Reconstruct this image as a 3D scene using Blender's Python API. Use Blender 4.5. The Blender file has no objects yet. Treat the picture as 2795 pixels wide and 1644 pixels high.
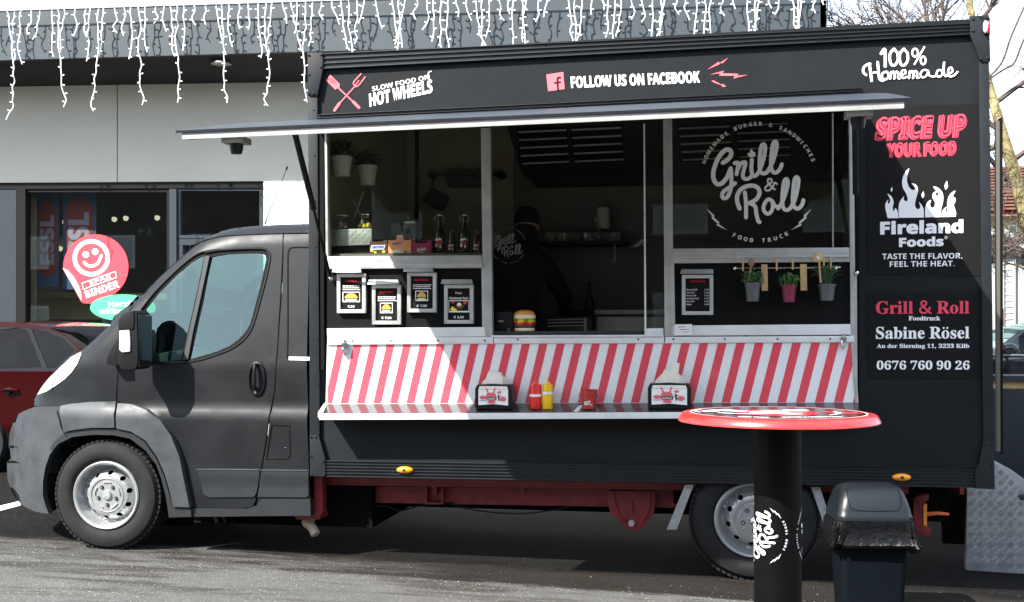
import bpy, bmesh, math, random, os
from mathutils import Vector, Matrix, geometry
random.seed(7)
sc = bpy.context.scene
COL = sc.collection
# ------------------------------------------------------------ camera, light
F, U0, V0, D, EYE, TH = 3100.0, 1397.5, 900.0, 6.65, 1.41, math.radians(10.3)
CT, ST = math.cos(TH), math.sin(TH)
cam = bpy.data.objects.new('camera', bpy.data.cameras.new('camera')); COL.objects.link(cam)
cam.location = (0, -D, EYE); cam.rotation_euler = (math.pi/2, 0, TH)
cam.data.sensor_width = 36; cam.data.lens = 36*F/2795; cam.data.shift_y = 78/2795
cam.data.clip_start = .05; cam.data.clip_end = 600
sc.camera = cam
SD = Vector((.9, 1, -1.3)).normalized()
sun = bpy.data.objects.new('sun', bpy.data.lights.new('sun', 'SUN')); COL.objects.link(sun)
sun.rotation_euler = SD.to_track_quat('-Z', 'Y').to_euler()
sun.data.energy = 4.3; sun.data.angle = math.radians(.6); sun.data.color = (1, .96, .9)
wd = bpy.data.worlds.new('World'); sc.world = wd; wd.use_nodes = True
nt = wd.node_tree; bg = nt.nodes['Background']
sky = nt.nodes.new('ShaderNodeTexSky'); sky.sky_type = 'NISHITA'; sky.sun_disc = False
sky.sun_elevation = math.asin(-SD.z); sky.sun_rotation = math.atan2(-SD.x, -SD.y)
sky.dust_density = 1.5; sky.ozone_density = 1.2
tc = nt.nodes.new('ShaderNodeTexCoord'); mp = nt.nodes.new('ShaderNodeMapping'); mp.inputs['Scale'].default_value = (1, 1, 2.6)
nz = nt.nodes.new('ShaderNodeTexNoise'); nz.inputs['Distortion'].default_value = .7; nz.inputs['Scale'].default_value = 4.2; nz.inputs['Detail'].default_value = 7; nz.inputs['Roughness'].default_value = .6
rp = nt.nodes.new('ShaderNodeValToRGB'); rp.color_ramp.elements[0].position = .42; rp.color_ramp.elements[1].position = .57
rp.color_ramp.elements[0].color = (.03, .03, .03, 1)
mx = nt.nodes.new('ShaderNodeMix'); mx.data_type = 'RGBA'; mx.inputs[7].default_value = (7.0, 8.0, 9.4, 1)
L = nt.links.new
L(tc.outputs['Generated'], mp.inputs[0]); L(mp.outputs[0], nz.inputs['Vector']); L(nz.outputs['Fac'], rp.inputs[0])
L(rp.outputs[0], mx.inputs[0]); L(sky.outputs[0], mx.inputs[6]); L(mx.outputs[2], bg.inputs[0])
bg.inputs[1].default_value = .092
vs = sc.view_settings
vs.view_transform = 'Standard'; vs.look = 'None'; vs.gamma = 1; vs.use_curve_mapping = False; vs.exposure = 1.82
sc.cycles.max_bounces = 8; sc.cycles.transparent_max_bounces = 16

# ------------------------------------------------------------ helpers
def W(u, v, Y=0.0):                 # a point of the upright plane at depth Y that the photo shows at (u, v)
    up = u-U0; den = F*CT+up*ST
    return Vector(((D+Y)*(up*CT-F*ST)/den, Y, EYE+(V0-v)*(D+Y)/den))
def Gp(u, v, z=0.0):                # the same on a level plane
    zc = F*(EYE-z)/(v-V0); xc = (u-U0)*zc/F
    return Vector((xc*CT-zc*ST, xc*ST+zc*CT-D, z))
def gz(x): return -.0102*(min(max(x, -4.4), 2.6)+3.83)   # the lot falls gently towards the rear
OFF = {}
def tag(o, label=None, cat=None, group=None, kind=None):
    for k, v in (('label', label), ('category', cat), ('group', group), ('kind', kind)):
        if v: o[k] = v
    return o
def thing(name, loc, label, cat, group=None):
    o = bpy.data.objects.new(name, None); COL.objects.link(o); o.location = loc; o.empty_display_size = .1
    OFF[o.name] = Vector(loc); return tag(o, label, cat, group)
def copy_tree(o, loc, rz=None, label=None):
    c = o.copy(); COL.objects.link(c); c.location = loc
    if rz is not None: c.rotation_euler.z = rz
    if label: c['label'] = label
    for ch in list(o.children):
        d = ch.copy(); COL.objects.link(d); d.parent = c
        for g in list(ch.children):
            e = g.copy(); COL.objects.link(e); e.parent = d
    return c
class M:
    def __init__(s): s.v, s.f, s.m = [], [], []
    def add(s, vs_, fs, mi=0):
        n = len(s.v); s.v += [tuple(p) for p in vs_]; s.f += [tuple(i+n for i in f) for f in fs]; s.m += [mi]*len(fs); return s
    def box(s, x0, x1, y0, y1, z0, z1, mi=0, rot=None, c=None):
        p = [Vector((x, y, z)) for z in (z0, z1) for y in (y0, y1) for x in (x0, x1)]
        if rot is not None: p = [rot @ (q-c)+c for q in p]
        return s.add(p, [(0, 2, 3, 1), (4, 5, 7, 6), (0, 1, 5, 4), (2, 6, 7, 3), (0, 4, 6, 2), (1, 3, 7, 5)], mi)
    def prism(s, pts, d, mi=0):      # closed polygon of 3-D points pushed along vector d
        n = len(pts); d = Vector(d); q = [Vector(p) for p in pts]
        return s.add(q+[p+d for p in q], [tuple(range(n)), tuple(range(2*n-1, n-1, -1))]+[(i, i+n, (i+1) % n+n, (i+1) % n) for i in range(n)], mi)
    def pp(s, pts, y0, y1, mi=0):    # polygon given in photo pixels on plane y0, pushed back to y1
        return s.prism([W(u, v, y0) for u, v in pts], (0, y1-y0, 0), mi)
    def ring(s, c, ax, r, n, t=None):
        a = Vector(ax).normalized(); b = a.orthogonal().normalized() if t is None else t; e = a.cross(b)
        return [Vector(c)+b*math.cos(2*math.pi*i/n)*r+e*math.sin(2*math.pi*i/n)*r for i in range(n)]
    def tube(s, path, r, n=8, mi=0, cap=True):
        P = [Vector(p) for p in path]; R = r if isinstance(r, (list, tuple)) else [r]*len(P)
        b = None; V = []
        for i, p in enumerate(P):
            t = (P[min(i+1, len(P)-1)]-P[max(i-1, 0)]).normalized()
            b = t.orthogonal().normalized() if b is None else (b-t*b.dot(t)).normalized()
            V += s.ring(p, t, R[i], n, b)
        fs = [(i*n+j, i*n+(j+1) % n, (i+1)*n+(j+1) % n, (i+1)*n+j) for i in range(len(P)-1) for j in range(n)]
        if cap: fs += [tuple(range(n-1, -1, -1)), tuple(range((len(P)-1)*n, len(P)*n))]
        return s.add(V, fs, mi)
    def lathe(s, prof, c, ax=(0, 0, 1), n=24, mi=0, sx=1, cap=True):   # prof: (radius, height)
        a = Vector(ax).normalized(); b = Vector((1, 0, 0)) if abs(a.x) < .9 else Vector((0, 1, 0)); e = a.cross(b); c = Vector(c)
        V = [c+a*h+(b*sx*math.cos(2*math.pi*i/n)+e*math.sin(2*math.pi*i/n))*r for r, h in prof for i in range(n)]
        fs = [(k*n+j, k*n+(j+1) % n, (k+1)*n+(j+1) % n, (k+1)*n+j) for k in range(len(prof)-1) for j in range(n)]
        if cap and prof[0][0] > 1e-4: fs.append(tuple(range(n-1, -1, -1)))
        if cap and prof[-1][0] > 1e-4: fs.append(tuple(range((len(prof)-1)*n, len(prof)*n)))
        return s.add(V, fs, mi)
    def ball(s, c, r, n=12, mi=0, sc_=(1, 1, 1)):
        c = Vector(c); pr = [(math.sin(math.pi*k/(n//2)), -math.cos(math.pi*k/(n//2))) for k in range(n//2+1)]
        V = [c+Vector((p*r*sc_[0]*math.cos(2*math.pi*i/n), p*r*sc_[1]*math.sin(2*math.pi*i/n), h*r*sc_[2])) for p, h in pr for i in range(n)]
        return s.add(V, [(k*n+j, k*n+(j+1) % n, (k+1)*n+(j+1) % n, (k+1)*n+j) for k in range(len(pr)-1) for j in range(n)], mi)
    def build(s, name, mat, parent=None, smooth=False, bevel=0, org=None, weld=True):
        me = bpy.data.meshes.new(name)
        o0 = Vector(org) if org is not None else Vector((0, 0, 0))
        if parent is not None:
            r = parent
            while r.name not in OFF and r.parent: r = r.parent
            o0 = OFF.get(r.name, Vector(r.location))
        me.from_pydata([Vector(p)-o0 for p in s.v], [], s.f)
        ms = mat if isinstance(mat, (list, tuple)) else [mat]
        for m_ in ms: me.materials.append(m_)
        me.polygons.foreach_set('material_index', s.m)
        bm = bmesh.new(); bm.from_mesh(me)
        if weld: bmesh.ops.remove_doubles(bm, verts=bm.verts, dist=1e-5)
        bmesh.ops.recalc_face_normals(bm, faces=bm.faces)
        if bevel:
            es = [e for e in bm.edges if len(e.link_faces) == 2 and e.calc_face_angle(0) > .5]
            bmesh.ops.bevel(bm, geom=es, offset=bevel, segments=2, affect='EDGES', profile=.7, clamp_overlap=True)
        bm.to_mesh(me); bm.free()
        if smooth or bevel:
            me.polygons.foreach_set('use_smooth', [True]*len(me.polygons)); me.set_sharp_from_angle(angle=math.radians(35))
        o = bpy.data.objects.new(name, me); COL.objects.link(o)
        if parent is not None: o.parent = parent
        elif org is not None: o.location = o0
        return o
def smooth_path(pts, n=6, closed=False):
    P = [Vector(p) for p in pts]; out = []; m = len(P)
    for i in range(m if closed else m-1):
        a, b, c, d = (P[(i-1) % m] if closed or i else P[0]), P[i], P[(i+1) % m], (P[(i+2) % m] if closed or i+2 < m else P[-1])
        for k in range(n):
            t = k/n
            out.append(.5*((2*b)+(c-a)*t+(2*a-5*b+4*c-d)*t*t+(3*b-a-3*c+d)*t**3))
    if not closed: out.append(P[-1])
    return out
def inside(x, y, poly):
    r = False; j = len(poly)-1
    for i in range(len(poly)):
        a, b = poly[i], poly[j]
        if (a[1] > y) != (b[1] > y) and x < (b[0]-a[0])*(y-a[1])/(b[1]-a[1])+a[0]: r = not r
        j = i
    return r
def panel(m, outline, holes, yf, step=.04, flange=0, mi=0, fl_holes=True):
    """a curved sheet: polygons in (X, Z), depth from yf(x, z); flange turns its rims inward"""
    loops = [outline]+list(holes); V, E = [], []
    for lp in loops:
        q = []
        for i in range(len(lp)):
            a, b = Vector(lp[i][:2]), Vector(lp[(i+1) % len(lp)][:2]); k = max(1, int((b-a).length/step))
            q += [a+(b-a)*t/k for t in range(k)]
        n = len(V); V += q; E += [(n+i, n+(i+1) % len(q)) for i in range(len(q))]
    nb = len(V)
    xs = [p.x for p in V]; zs = [p.y for p in V]
    x = min(xs)+step/2
    while x < max(xs):
        z = min(zs)+step/2
        while z < max(zs):
            if inside(x, z, outline) and not any(inside(x, z, h) for h in holes):
                if min((p-Vector((x, z))).length_squared for p in V[:nb]) > (step*.5)**2: V.append(Vector((x, z)))
            z += step
        x += step
    r = geometry.delaunay_2d_cdt(V, E, [], 0, 1e-6)
    vv, fs = r[0], []
    for f in r[2]:
        cx = sum(vv[i].x for i in f)/len(f); cz = sum(vv[i].y for i in f)/len(f)
        if inside(cx, cz, outline) and not any(inside(cx, cz, h) for h in holes): fs.append(tuple(f))
    P = [Vector((p.x, yf(p.x, p.y), p.y)) for p in vv]
    if flange:
        cnt = {}
        for f in fs:
            for i in range(len(f)):
                k = (f[i], f[(i+1) % len(f)]); kk = (min(k), max(k)); cnt[kk] = cnt.get(kk, 0)+1
        n = len(P); P += [p+Vector((0, flange, 0)) for p in P]
        fs += [(a, b, b+n, a+n) for (a, b), c in cnt.items() if c == 1]
    m.add(P, fs, mi); return m
def pxz(pts, Y=0.0): return [(lambda w: (w.x, w.z))(W(u, v, Y)) for u, v in pts]

# ------------------------------------------------------------ materials
def mat(name, col, rough=.6, metal=0, var=0, vs_=8, bump=0, bs=60, spec=.5, coat=0, rv=0, trans=0, emit=None, es=0):
    m = bpy.data.materials.new(name); m.use_nodes = True; t = m.node_tree; b = t.nodes['Principled BSDF']
    b.inputs['Base Color'].default_value = (*col, 1); b.inputs['Roughness'].default_value = rough; b.inputs['Metallic'].default_value = metal
    b.inputs['Specular IOR Level'].default_value = spec; b.inputs['Coat Weight'].default_value = coat; b.inputs['Coat Roughness'].default_value = .08
    if trans: b.inputs['Transmission Weight'].default_value = trans
    if emit: b.inputs['Emission Color'].default_value = (*emit, 1); b.inputs['Emission Strength'].default_value = es
    g = t.nodes.new('ShaderNodeNewGeometry')
    if var or rv:
        n = t.nodes.new('ShaderNodeTexNoise'); n.inputs['Scale'].default_value = vs_; n.inputs['Detail'].default_value = 6; n.inputs['Roughness'].default_value = .65
        t.links.new(g.outputs['Position'], n.inputs['Vector'])
        if var:
            h = t.nodes.new('ShaderNodeHueSaturation'); h.inputs['Color'].default_value = (*col, 1)
            r = t.nodes.new('ShaderNodeMapRange'); r.inputs[1].default_value = .3; r.inputs[2].default_value = .7; r.inputs[3].default_value = 1-var; r.inputs[4].default_value = 1+var
            t.links.new(n.outputs['Fac'], r.inputs[0]); t.links.new(r.outputs[0], h.inputs['Value']); t.links.new(h.outputs[0], b.inputs['Base Color'])
        if rv:
            r = t.nodes.new('ShaderNodeMapRange'); r.inputs[1].default_value = .3; r.inputs[2].default_value = .7; r.inputs[3].default_value = max(.02, rough-rv); r.inputs[4].default_value = min(1, rough+rv)
            t.links.new(n.outputs['Fac'], r.inputs[0]); t.links.new(r.outputs[0], b.inputs['Roughness'])
    if bump:
        n = t.nodes.new('ShaderNodeTexNoise'); n.inputs['Scale'].default_value = bs; n.inputs['Detail'].default_value = 4
        t.links.new(g.outputs['Position'], n.inputs['Vector'])
        u = t.nodes.new('ShaderNodeBump'); u.inputs['Strength'].default_value = bump; u.inputs['Distance'].default_value = .01
        t.links.new(n.outputs['Fac'], u.inputs['Height']); t.links.new(u.outputs[0], b.inputs['Normal'])
    return m
def glass(name, tint, refl, rough=.01, gcol=(1, 1, 1)):
    m = bpy.data.materials.new(name); m.use_nodes = True; t = m.node_tree; t.nodes.clear()
    o = t.nodes.new('ShaderNodeOutputMaterial'); a = t.nodes.new('ShaderNodeBsdfTransparent'); g = t.nodes.new('ShaderNodeBsdfGlossy'); x = t.nodes.new('ShaderNodeMixShader')
    a.inputs[0].default_value = (*tint, 1); g.inputs['Roughness'].default_value = rough
    g.inputs['Color'].default_value = (*gcol, 1)
    f = t.nodes.new('ShaderNodeLayerWeight'); p = t.nodes.new('ShaderNodeMath'); p.operation = 'POWER'; p.inputs[1].default_value = 5
    t.links.new(f.outputs['Facing'], p.inputs[0])
    r = t.nodes.new('ShaderNodeMapRange'); r.inputs[1].default_value = 0; r.inputs[2].default_value = 1; r.inputs[3].default_value = refl; r.inputs[4].default_value = 1; t.links.new(p.outputs[0], r.inputs[0])
    t.links.new(r.outputs[0], x.inputs[0]); t.links.new(a.outputs[0], x.inputs[1]); t.links.new(g.outputs[0], x.inputs[2]); t.links.new(x.outputs[0], o.inputs[0])
    return m
K = {}
K['body'] = mat('matte_anthracite', (.0082, .0092, .0104), .45, 0, .16, 4, .05, 300, .2, rv=.08)
K['box'] = mat('box_panel_grey', (.0088, .0104, .0118), .6, 0, .24, 2.2, .03, 160, .14, rv=.1)
K['boxrail'] = mat('painted_rail', (.0098, .012, .0143), .45, 0, .25, 10, .04, 120, .3)
K['vinyl'] = mat('vinyl_black', (.0072, .0070, .0069), .65, 0, .08, 4, 0, 60, .12)
K['clad'] = mat('weathered_plastic', (.032, .0365, .040), .5, 0, .18, 7, .12, 260, .45, rv=.12)
K['strip'] = mat('rubbing_plastic', (.017, .020, .0225), .45, 0, .15, 7, .08, 260, .35)
K['clad2'] = mat('dark_plastic', (.012, .0138, .0155), .5, 0, .15, 9, .08, 260, .4)
K['blk'] = mat('black_plastic', (.007, .007, .0075), .42, 0, .1, 20, .05, 200, .25)
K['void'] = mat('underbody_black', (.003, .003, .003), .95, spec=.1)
K['rub'] = mat('tyre_rubber', (.0115, .0115, .0115), .8, 0, .3, 14, .15, 120, .25)
K['seal'] = mat('rubber_seal', (.004, .004, .004), .7, spec=.12)
K['steel'] = mat('painted_steel_rim', (.34, .35, .35), .38, .55, .15, 12, .04, 90, .5)
K['alu'] = mat('brushed_aluminium', (.46, .47, .45), .42, .55, .14, 9, .06, 140, .5, rv=.12)
K['aluf'] = mat('dull_aluminium', (.33, .33, .31), .5, .2, .2, 5, .06, 120, .4)
K['aluw'] = mat('white_aluminium', (.72, .73, .72), .45, .15, .1, 6, .03, 140, .5)
K['chrome'] = mat('chrome', (.8, .8, .8), .15, 1)
K['white'] = mat('white_print', (.82, .82, .82), .5, 0, .03, 20)
K['whiteG'] = mat('white_gloss_panel', (.84, .85, .86), .18, 0, .03, 5, 0, 60, .5, coat=.5)
K['redG'] = mat('red_stripe_gloss', (.76, .075, .105), .18, 0, .05, 5, 0, 60, .5, coat=.5)
K['pink'] = mat('faded_red_print', (.72, .115, .14), .55, 0, .05, 30)
K['spice'] = mat('raspberry_print', (.70, .045, .085), .5, 0, .12, 60)
K['letter'] = mat('window_lettering', (.70, .70, .66), .6)
K['redchassis'] = mat('dark_red_chassis', (.19, .013, .016), .5, 0, .35, 14, .2, 80, .5)
K['amber'] = mat('amber_lens', (.85, .30, .01), .2, 0, .1, 50, .1, 200, .5, coat=.6)
K['redlens'] = mat('red_lens', (.5, .01, .02), .2, 0, coat=.6)
K['clear'] = mat('clear_lens', (.80, .84, .86), .1, .1, .1, 30, .25, 90, .6, coat=1)
K['glass'] = glass('cab_glass', (.42, .62, .58), .13, gcol=(.74, 1, .94))
K['glassC'] = glass('car_glass', (.22, .28, .26), .02)
K['glassT'] = glass('truck_window_glass', (.90, .92, .88), .012)
K['glassS'] = glass('shop_window_glass', (.85, .89, .87), .05)
K['cream'] = mat('cream_wall', (.34, .31, .21), .6, 0, .06, 3)
K['innerD'] = mat('inner_grey_panel', (.12, .113, .095), .45, .3, .12, 3)
K['hood'] = mat('black_hood', (.012, .012, .012), .4)
K['board'] = mat('chalk_black_board', (.0048, .005, .0052), .75, 0, .2, 6, .05, 120, .12)
K['granite'] = mat('grey_granite', (.035, .037, .039), .15, 0, .5, 260, 0, 60, .5)
K['napkin'] = mat('paper_napkin', (.80, .76, .66), .9, 0, .05, 30)
K['foil'] = mat('crumpled_foil', (.7, .7, .68), .3, .9, .3, 50, .9, 70)
K['wood'] = mat('pale_wood', (.55, .36, .17), .6, 0, .2, 30, .1, 90)
K['wood2'] = mat('brown_wood', (.26, .16, .09), .6, 0, .2, 30, .1, 90)
K['leaf'] = mat('herb_leaf', (.055, .13, .028), .55, 0, .4, 30)
K['leafD'] = mat('dark_leaf', (.03, .06, .03), .6, 0, .4, 30)
K['grass'] = mat('chive_leaf', (.05, .12, .05), .5, 0, .3, 30)
K['potg'] = mat('zinc_grey_pot', (.10, .11, .115), .5, .3, .1, 20)
K['potm'] = mat('plum_pot', (.20, .02, .06), .5, .2, .1, 20)
K['potw'] = mat('white_pot', (.62, .61, .56), .5, 0, .08, 20)
K['bred'] = mat('red_bottle', (.75, .02, .01), .35, 0, .05, 20, coat=.3)
K['byel'] = mat('yellow_bottle', (.85, .50, .005), .35, 0, .05, 20, coat=.3)
K['bun'] = mat('bun_glaze', (.75, .32, .07), .4, 0, .25, 20)
K['bunw'] = mat('bun_cream', (.85, .72, .48), .4)
K['meat'] = mat('patty_brown', (.10, .035, .02), .6, 0, .4, 40)
K['tomato'] = mat('tomato_red', (.7, .03, .01), .4)
K['cheese'] = mat('cheese_yellow', (.9, .65, .05), .4)
K['lett'] = mat('lettuce_green', (.35, .55, .05), .5)
K['choc'] = mat('brown_carton', (.06, .02, .015), .5)
K['orng'] = mat('orange_carton', (.80, .33, .16), .5, 0, .1, 20)
K['magn'] = mat('magenta_carton', (.36, .02, .10), .4)
K['blue'] = mat('blue_print', (.02, .06, .45), .5)
K['beer'] = mat('dark_bottle_glass', (.006, .004, .002), .12, 0, spec=.4)
K['beer2'] = mat('brown_bottle_glass', (.035, .010, .005), .12, 0, spec=.4)
K['skin'] = mat('skin', (.45, .25, .17), .55, 0, .05, 30)
K['cloth'] = mat('black_cloth', (.007, .0085, .010), .9, 0, .2, 20, .2, 90)
K['fascia'] = mat('slate_blue_panel', (.034, .045, .052), .55, 0, .05, 2, .02, 80, .4)
K['soffit'] = mat('dark_soffit', (.015, .015, .014), .9)
K['wall'] = mat('light_grey_panel', (.56, .54, .455), .7, 0, .05, 1.2, .03, 60, .3)
K['wallw'] = mat('white_column', (.76, .76, .72), .7, 0, .03, 3)
K['wframe'] = mat('slate_window_frame', (.030, .038, .045), .5, spec=.2)
K['slate2'] = mat('slate_pillar', (.026, .034, .040), .6, 0, .06, 2, .02, 80, .2)
K['mirror'] = mat('mirror_face', (.10, .11, .12), .12, .9)
K['wblk'] = mat('black_window_frame', (.006, .006, .006), .8, spec=.2)
K['shopD'] = mat('shop_dark', (.03, .028, .025), .9, 0, .4, 2)
K['tan'] = mat('tan_shelf', (.40, .31, .17), .7, 0, .15, 4)
K['stick'] = mat('red_sticker', (.80, .04, .06), .5)
K['stickp'] = mat('pink_peel', (.85, .42, .36), .5)
K['green'] = mat('green_sticker', (.06, .55, .22), .5)
K['light'] = mat('icicle_white_cable', (.86, .86, .84), .5)
K['carred'] = mat('red_car_paint', (.022, .0008, .0012), .10, .0, .05, 4, spec=.2)
K['cartrim'] = mat('car_window_trim', (.006, .006, .006), .12, spec=.3)
K['carblk'] = mat('black_car_paint', (.01, .012, .018), .15, .2, coat=1)
K['carsil'] = mat('silver_car_paint', (.55, .56, .58), .3, .6, coat=.8)
K['navy'] = mat('navy_metal', (.006, .0105, .017), .55, 0, .2, 4)
K['diam'] = mat('tread_plate_aluminium', (.36, .38, .39), .42, .6, .12, 8, .04, 200, rv=.1)
K['tabred'] = mat('red_table_edge', (.70, .022, .018), .3, 0, .12, 12, .05, 60, coat=.4)
K['tabblk'] = mat('printed_black_top', (.02, .018, .018), .22, 0, .2, 20, coat=.5)
K['colblk'] = mat('black_column', (.0025, .0025, .0025), .5, 0, .2, 12, .03, 60, .08)
K['binlid'] = mat('bin_lid', (.0055, .0078, .010), .38, 0, .12, 9, .06, 220, .35)
K['bin'] = mat('anthracite_bin', (.0035, .0052, .007), .6, 0, .12, 9, .06, 220, .03)
K['bag'] = mat('bin_liner', (.002, .002, .002), .36, 0, .1, 9, .9, 30, .18)
K['exh'] = mat('exhaust_tan', (.50, .42, .30), .6, 0, .2, 20)
K['bark'] = mat('lichen_bark', (.19, .16, .07), .9, 0, .5, 9, .6, 40)
K['twig'] = mat('twig_brown', (.075, .055, .045), .9)
K['roof'] = mat('brown_tiles', (.16, .07, .05), .9, 0, .3, 3)
K['yel'] = mat('yellow_render', (.62, .52, .27), .9, 0, .06, 1)
K['gar'] = mat('garage_render', (.36, .38, .37), .85, 0, .12, 1.2, .1, 20)
K['shut'] = mat('shutter_white', (.45, .46, .46), .6)
K['lamp'] = mat('spot_lamp', (.7, .68, .6), .4, emit=(1, .9, .6), es=.25)
K['orcable'] = mat('orange_cable', (.7, .12, .02), .5)
K['seat'] = mat('seat_cloth', (.010, .011, .012), .9)
K['dash'] = mat('dashboard', (.010, .011, .012), .7)
K['line'] = mat('road_paint', (.75, .75, .73), .7, 0, .15, 20)
K['bluep'] = mat('poster_blue', (.035, .075, .17), .8)
K['redp'] = mat('poster_red', (.20, .028, .025), .8)
K['whp'] = mat('poster_white', (.26, .22, .28), .8)

# ------------------------------------------------------------ flat print in photo pixels
FD = os.path.join(bpy.utils.resource_path('LOCAL'), 'datafiles', 'fonts')
def fnt(n):
    try: return bpy.data.fonts.load(os.path.join(FD, n))
    except Exception: return None
MATHF = fnt('NotoSansMath-Regular.woff2')
def bold(s, kind):
    if MATHF is None: return s
    U, l, d = {'serif': (0x1D400, 0x1D41A, 0x1D7CE), 'sans': (0x1D5D4, 0x1D5EE, 0x1D7EC), 'ital': (0x1D63C, 0x1D656, 0x1D7EC)}[kind]
    r = ''
    for c in s:
        r += chr(U+ord(c)-65) if 'A' <= c <= 'Z' else chr(l+ord(c)-97) if 'a' <= c <= 'z' else chr(d+ord(c)-48) if '0' <= c <= '9' else c
    return r
def raw_text(s, kind='sans', off=0.0, res=3):
    c = bpy.data.curves.new('lettering', 'FONT'); c.resolution_u = res; c.offset = off
    if kind == 'plain': c.body = s
    else:
        c.body = bold(s, kind)
        if MATHF: c.font = MATHF
    o = bpy.data.objects.new('lettering', c); me = bpy.data.meshes.new_from_object(o)
    V = [(v.co.x, v.co.y) for v in me.vertices]; Fs = [tuple(p.vertices) for p in me.polygons]
    bpy.data.objects.remove(o); bpy.data.curves.remove(c); bpy.data.meshes.remove(me)
    return V, Fs
class Art:
    """flat shapes in photo pixels (u, v, lift in metres); place() lays them on a surface"""
    def __init__(s, sx=1, sy=1, ox=0, oy=0): s.v, s.f, s.k = [], [], 0; s.t = (sx, sy, ox, oy)
    def P(s, p): return (s.t[2]+p[0]/s.t[0], s.t[3]+p[1]/s.t[1])
    def add(s, vs_, fs, lift=0):
        n = len(s.v); s.v += [(*s.P(p), (p[2] if len(p) > 2 else 0)+lift) for p in vs_]; s.f += [tuple(i+n for i in f) for f in fs]
    def text(s, str_, bl, br, tl, kind='sans', off=0.0, lift=0, uml=None):
        V, Fs = raw_text(str_, kind, off)
        if not V: return
        V0_, _ = raw_text(str_, kind, 0, 1); x0, x1 = min(p[0] for p in V0_), max(p[0] for p in V0_)
        R, _ = raw_text('H' if kind != 'plain' else 'H', kind, off)
        y0, y1 = min(p[1] for p in R), max(p[1] for p in R)
        if str_.islower() and 0: pass
        if uml is not None:      # the two dots over an o
            a = max(p[0] for p in raw_text(str_[:uml], kind, off)[0]); b = max(p[0] for p in raw_text(str_[:uml+1], kind, off)[0])
            for q in (-.072, .072):
                cx = b-.155+q; n = len(V)
                V = V+[(cx+.040*math.cos(t*math.pi/5), .415+.040*math.sin(t*math.pi/5)) for t in range(10)]; Fs = Fs+[tuple(range(n, n+10))]
        bl, br, tl = Vector(bl), Vector(br), Vector(tl); ex = (br-bl)/(x1-x0); ey = (tl-bl)/(y1-y0)
        s.add([tuple(bl+ex*(x-x0)+ey*(y-y0)) for x, y in V], Fs, lift)
    def arc(s, str_, c, r, a0, a1, h, kind='sans', inward=False, off=0.0):
        n = len(str_)
        R, _ = raw_text('H', kind, off); y1 = max(p[1] for p in R); k = h/y1
        for i, ch in enumerate(str_):
            if ch == ' ': continue
            a = math.radians(a0+(a1-a0)*(i+.5)/n); V, Fs = raw_text(ch, kind, off, 2)
            cx = (min(p[0] for p in V)+max(p[0] for p in V))/2
            ux = Vector((math.cos(a), -math.sin(a)))            # outward, v runs down
            up = -ux if inward else ux; rt = Vector((-up.y, up.x))
            o = Vector(c)+ux*r
            s.add([tuple(o+rt*(x-cx)*k+up*(y-y1/2)*k) for x, y in V], Fs)
    def poly(s, pts, lift=0):
        s.k += 1; s.add([(p[0], p[1], s.k*2e-5+lift) for p in pts], [tuple(range(len(pts)))])
    def stroke(s, pts, w, n=6, closed=False, lift=0):
        P = smooth_path([Vector((p[0], p[1])) for p in pts], n, closed); s.k += 1; V, Fs = [], []; m = len(P)
        for i, p in enumerate(P):
            t = (P[(i+1) % m if closed else min(i+1, m-1)]-P[(i-1) % m if closed else max(i-1, 0)]).normalized(); nn = Vector((-t.y, t.x))*w/2
            d = lift+s.k*1.5e-4+i*4e-6
            V += [(*(p+nn), d), (*(p-nn), d)]
        Fs = [(2*i, 2*i+1, 2*i+3, 2*i+2) for i in range(m-1)]
        if closed: Fs.append((2*m-2, 2*m-1, 1, 0))
        s.add(V, Fs)
        if not closed:
            for q, d in ((P[0], lift+s.k*1.5e-4-3e-5), (P[-1], lift+s.k*1.5e-4+m*4e-6+3e-5)):
                s.add([(q.x+w/2*math.cos(t*math.pi/6), q.y+w/2*math.sin(t*math.pi/6), d) for t in range(12)], [tuple(range(12))])
    def disc(s, c, r, ry=None, n=20, lift=0): s.poly([(c[0]+r*math.cos(2*math.pi*i/n), c[1]+(ry or r)*math.sin(2*math.pi*i/n)) for i in range(n)], lift)
    def place(s, name, m_, parent, Y=0.0, lift=.003, fn=None):
        g = fn or (lambda u, v, d: W(u, v, Y)+Vector((0, -d, 0)))
        m = M(); m.add([g(u, v, lift+d) for u, v, d in s.v], s.f)
        return m.build(name, m_, parent, weld=False)
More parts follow.
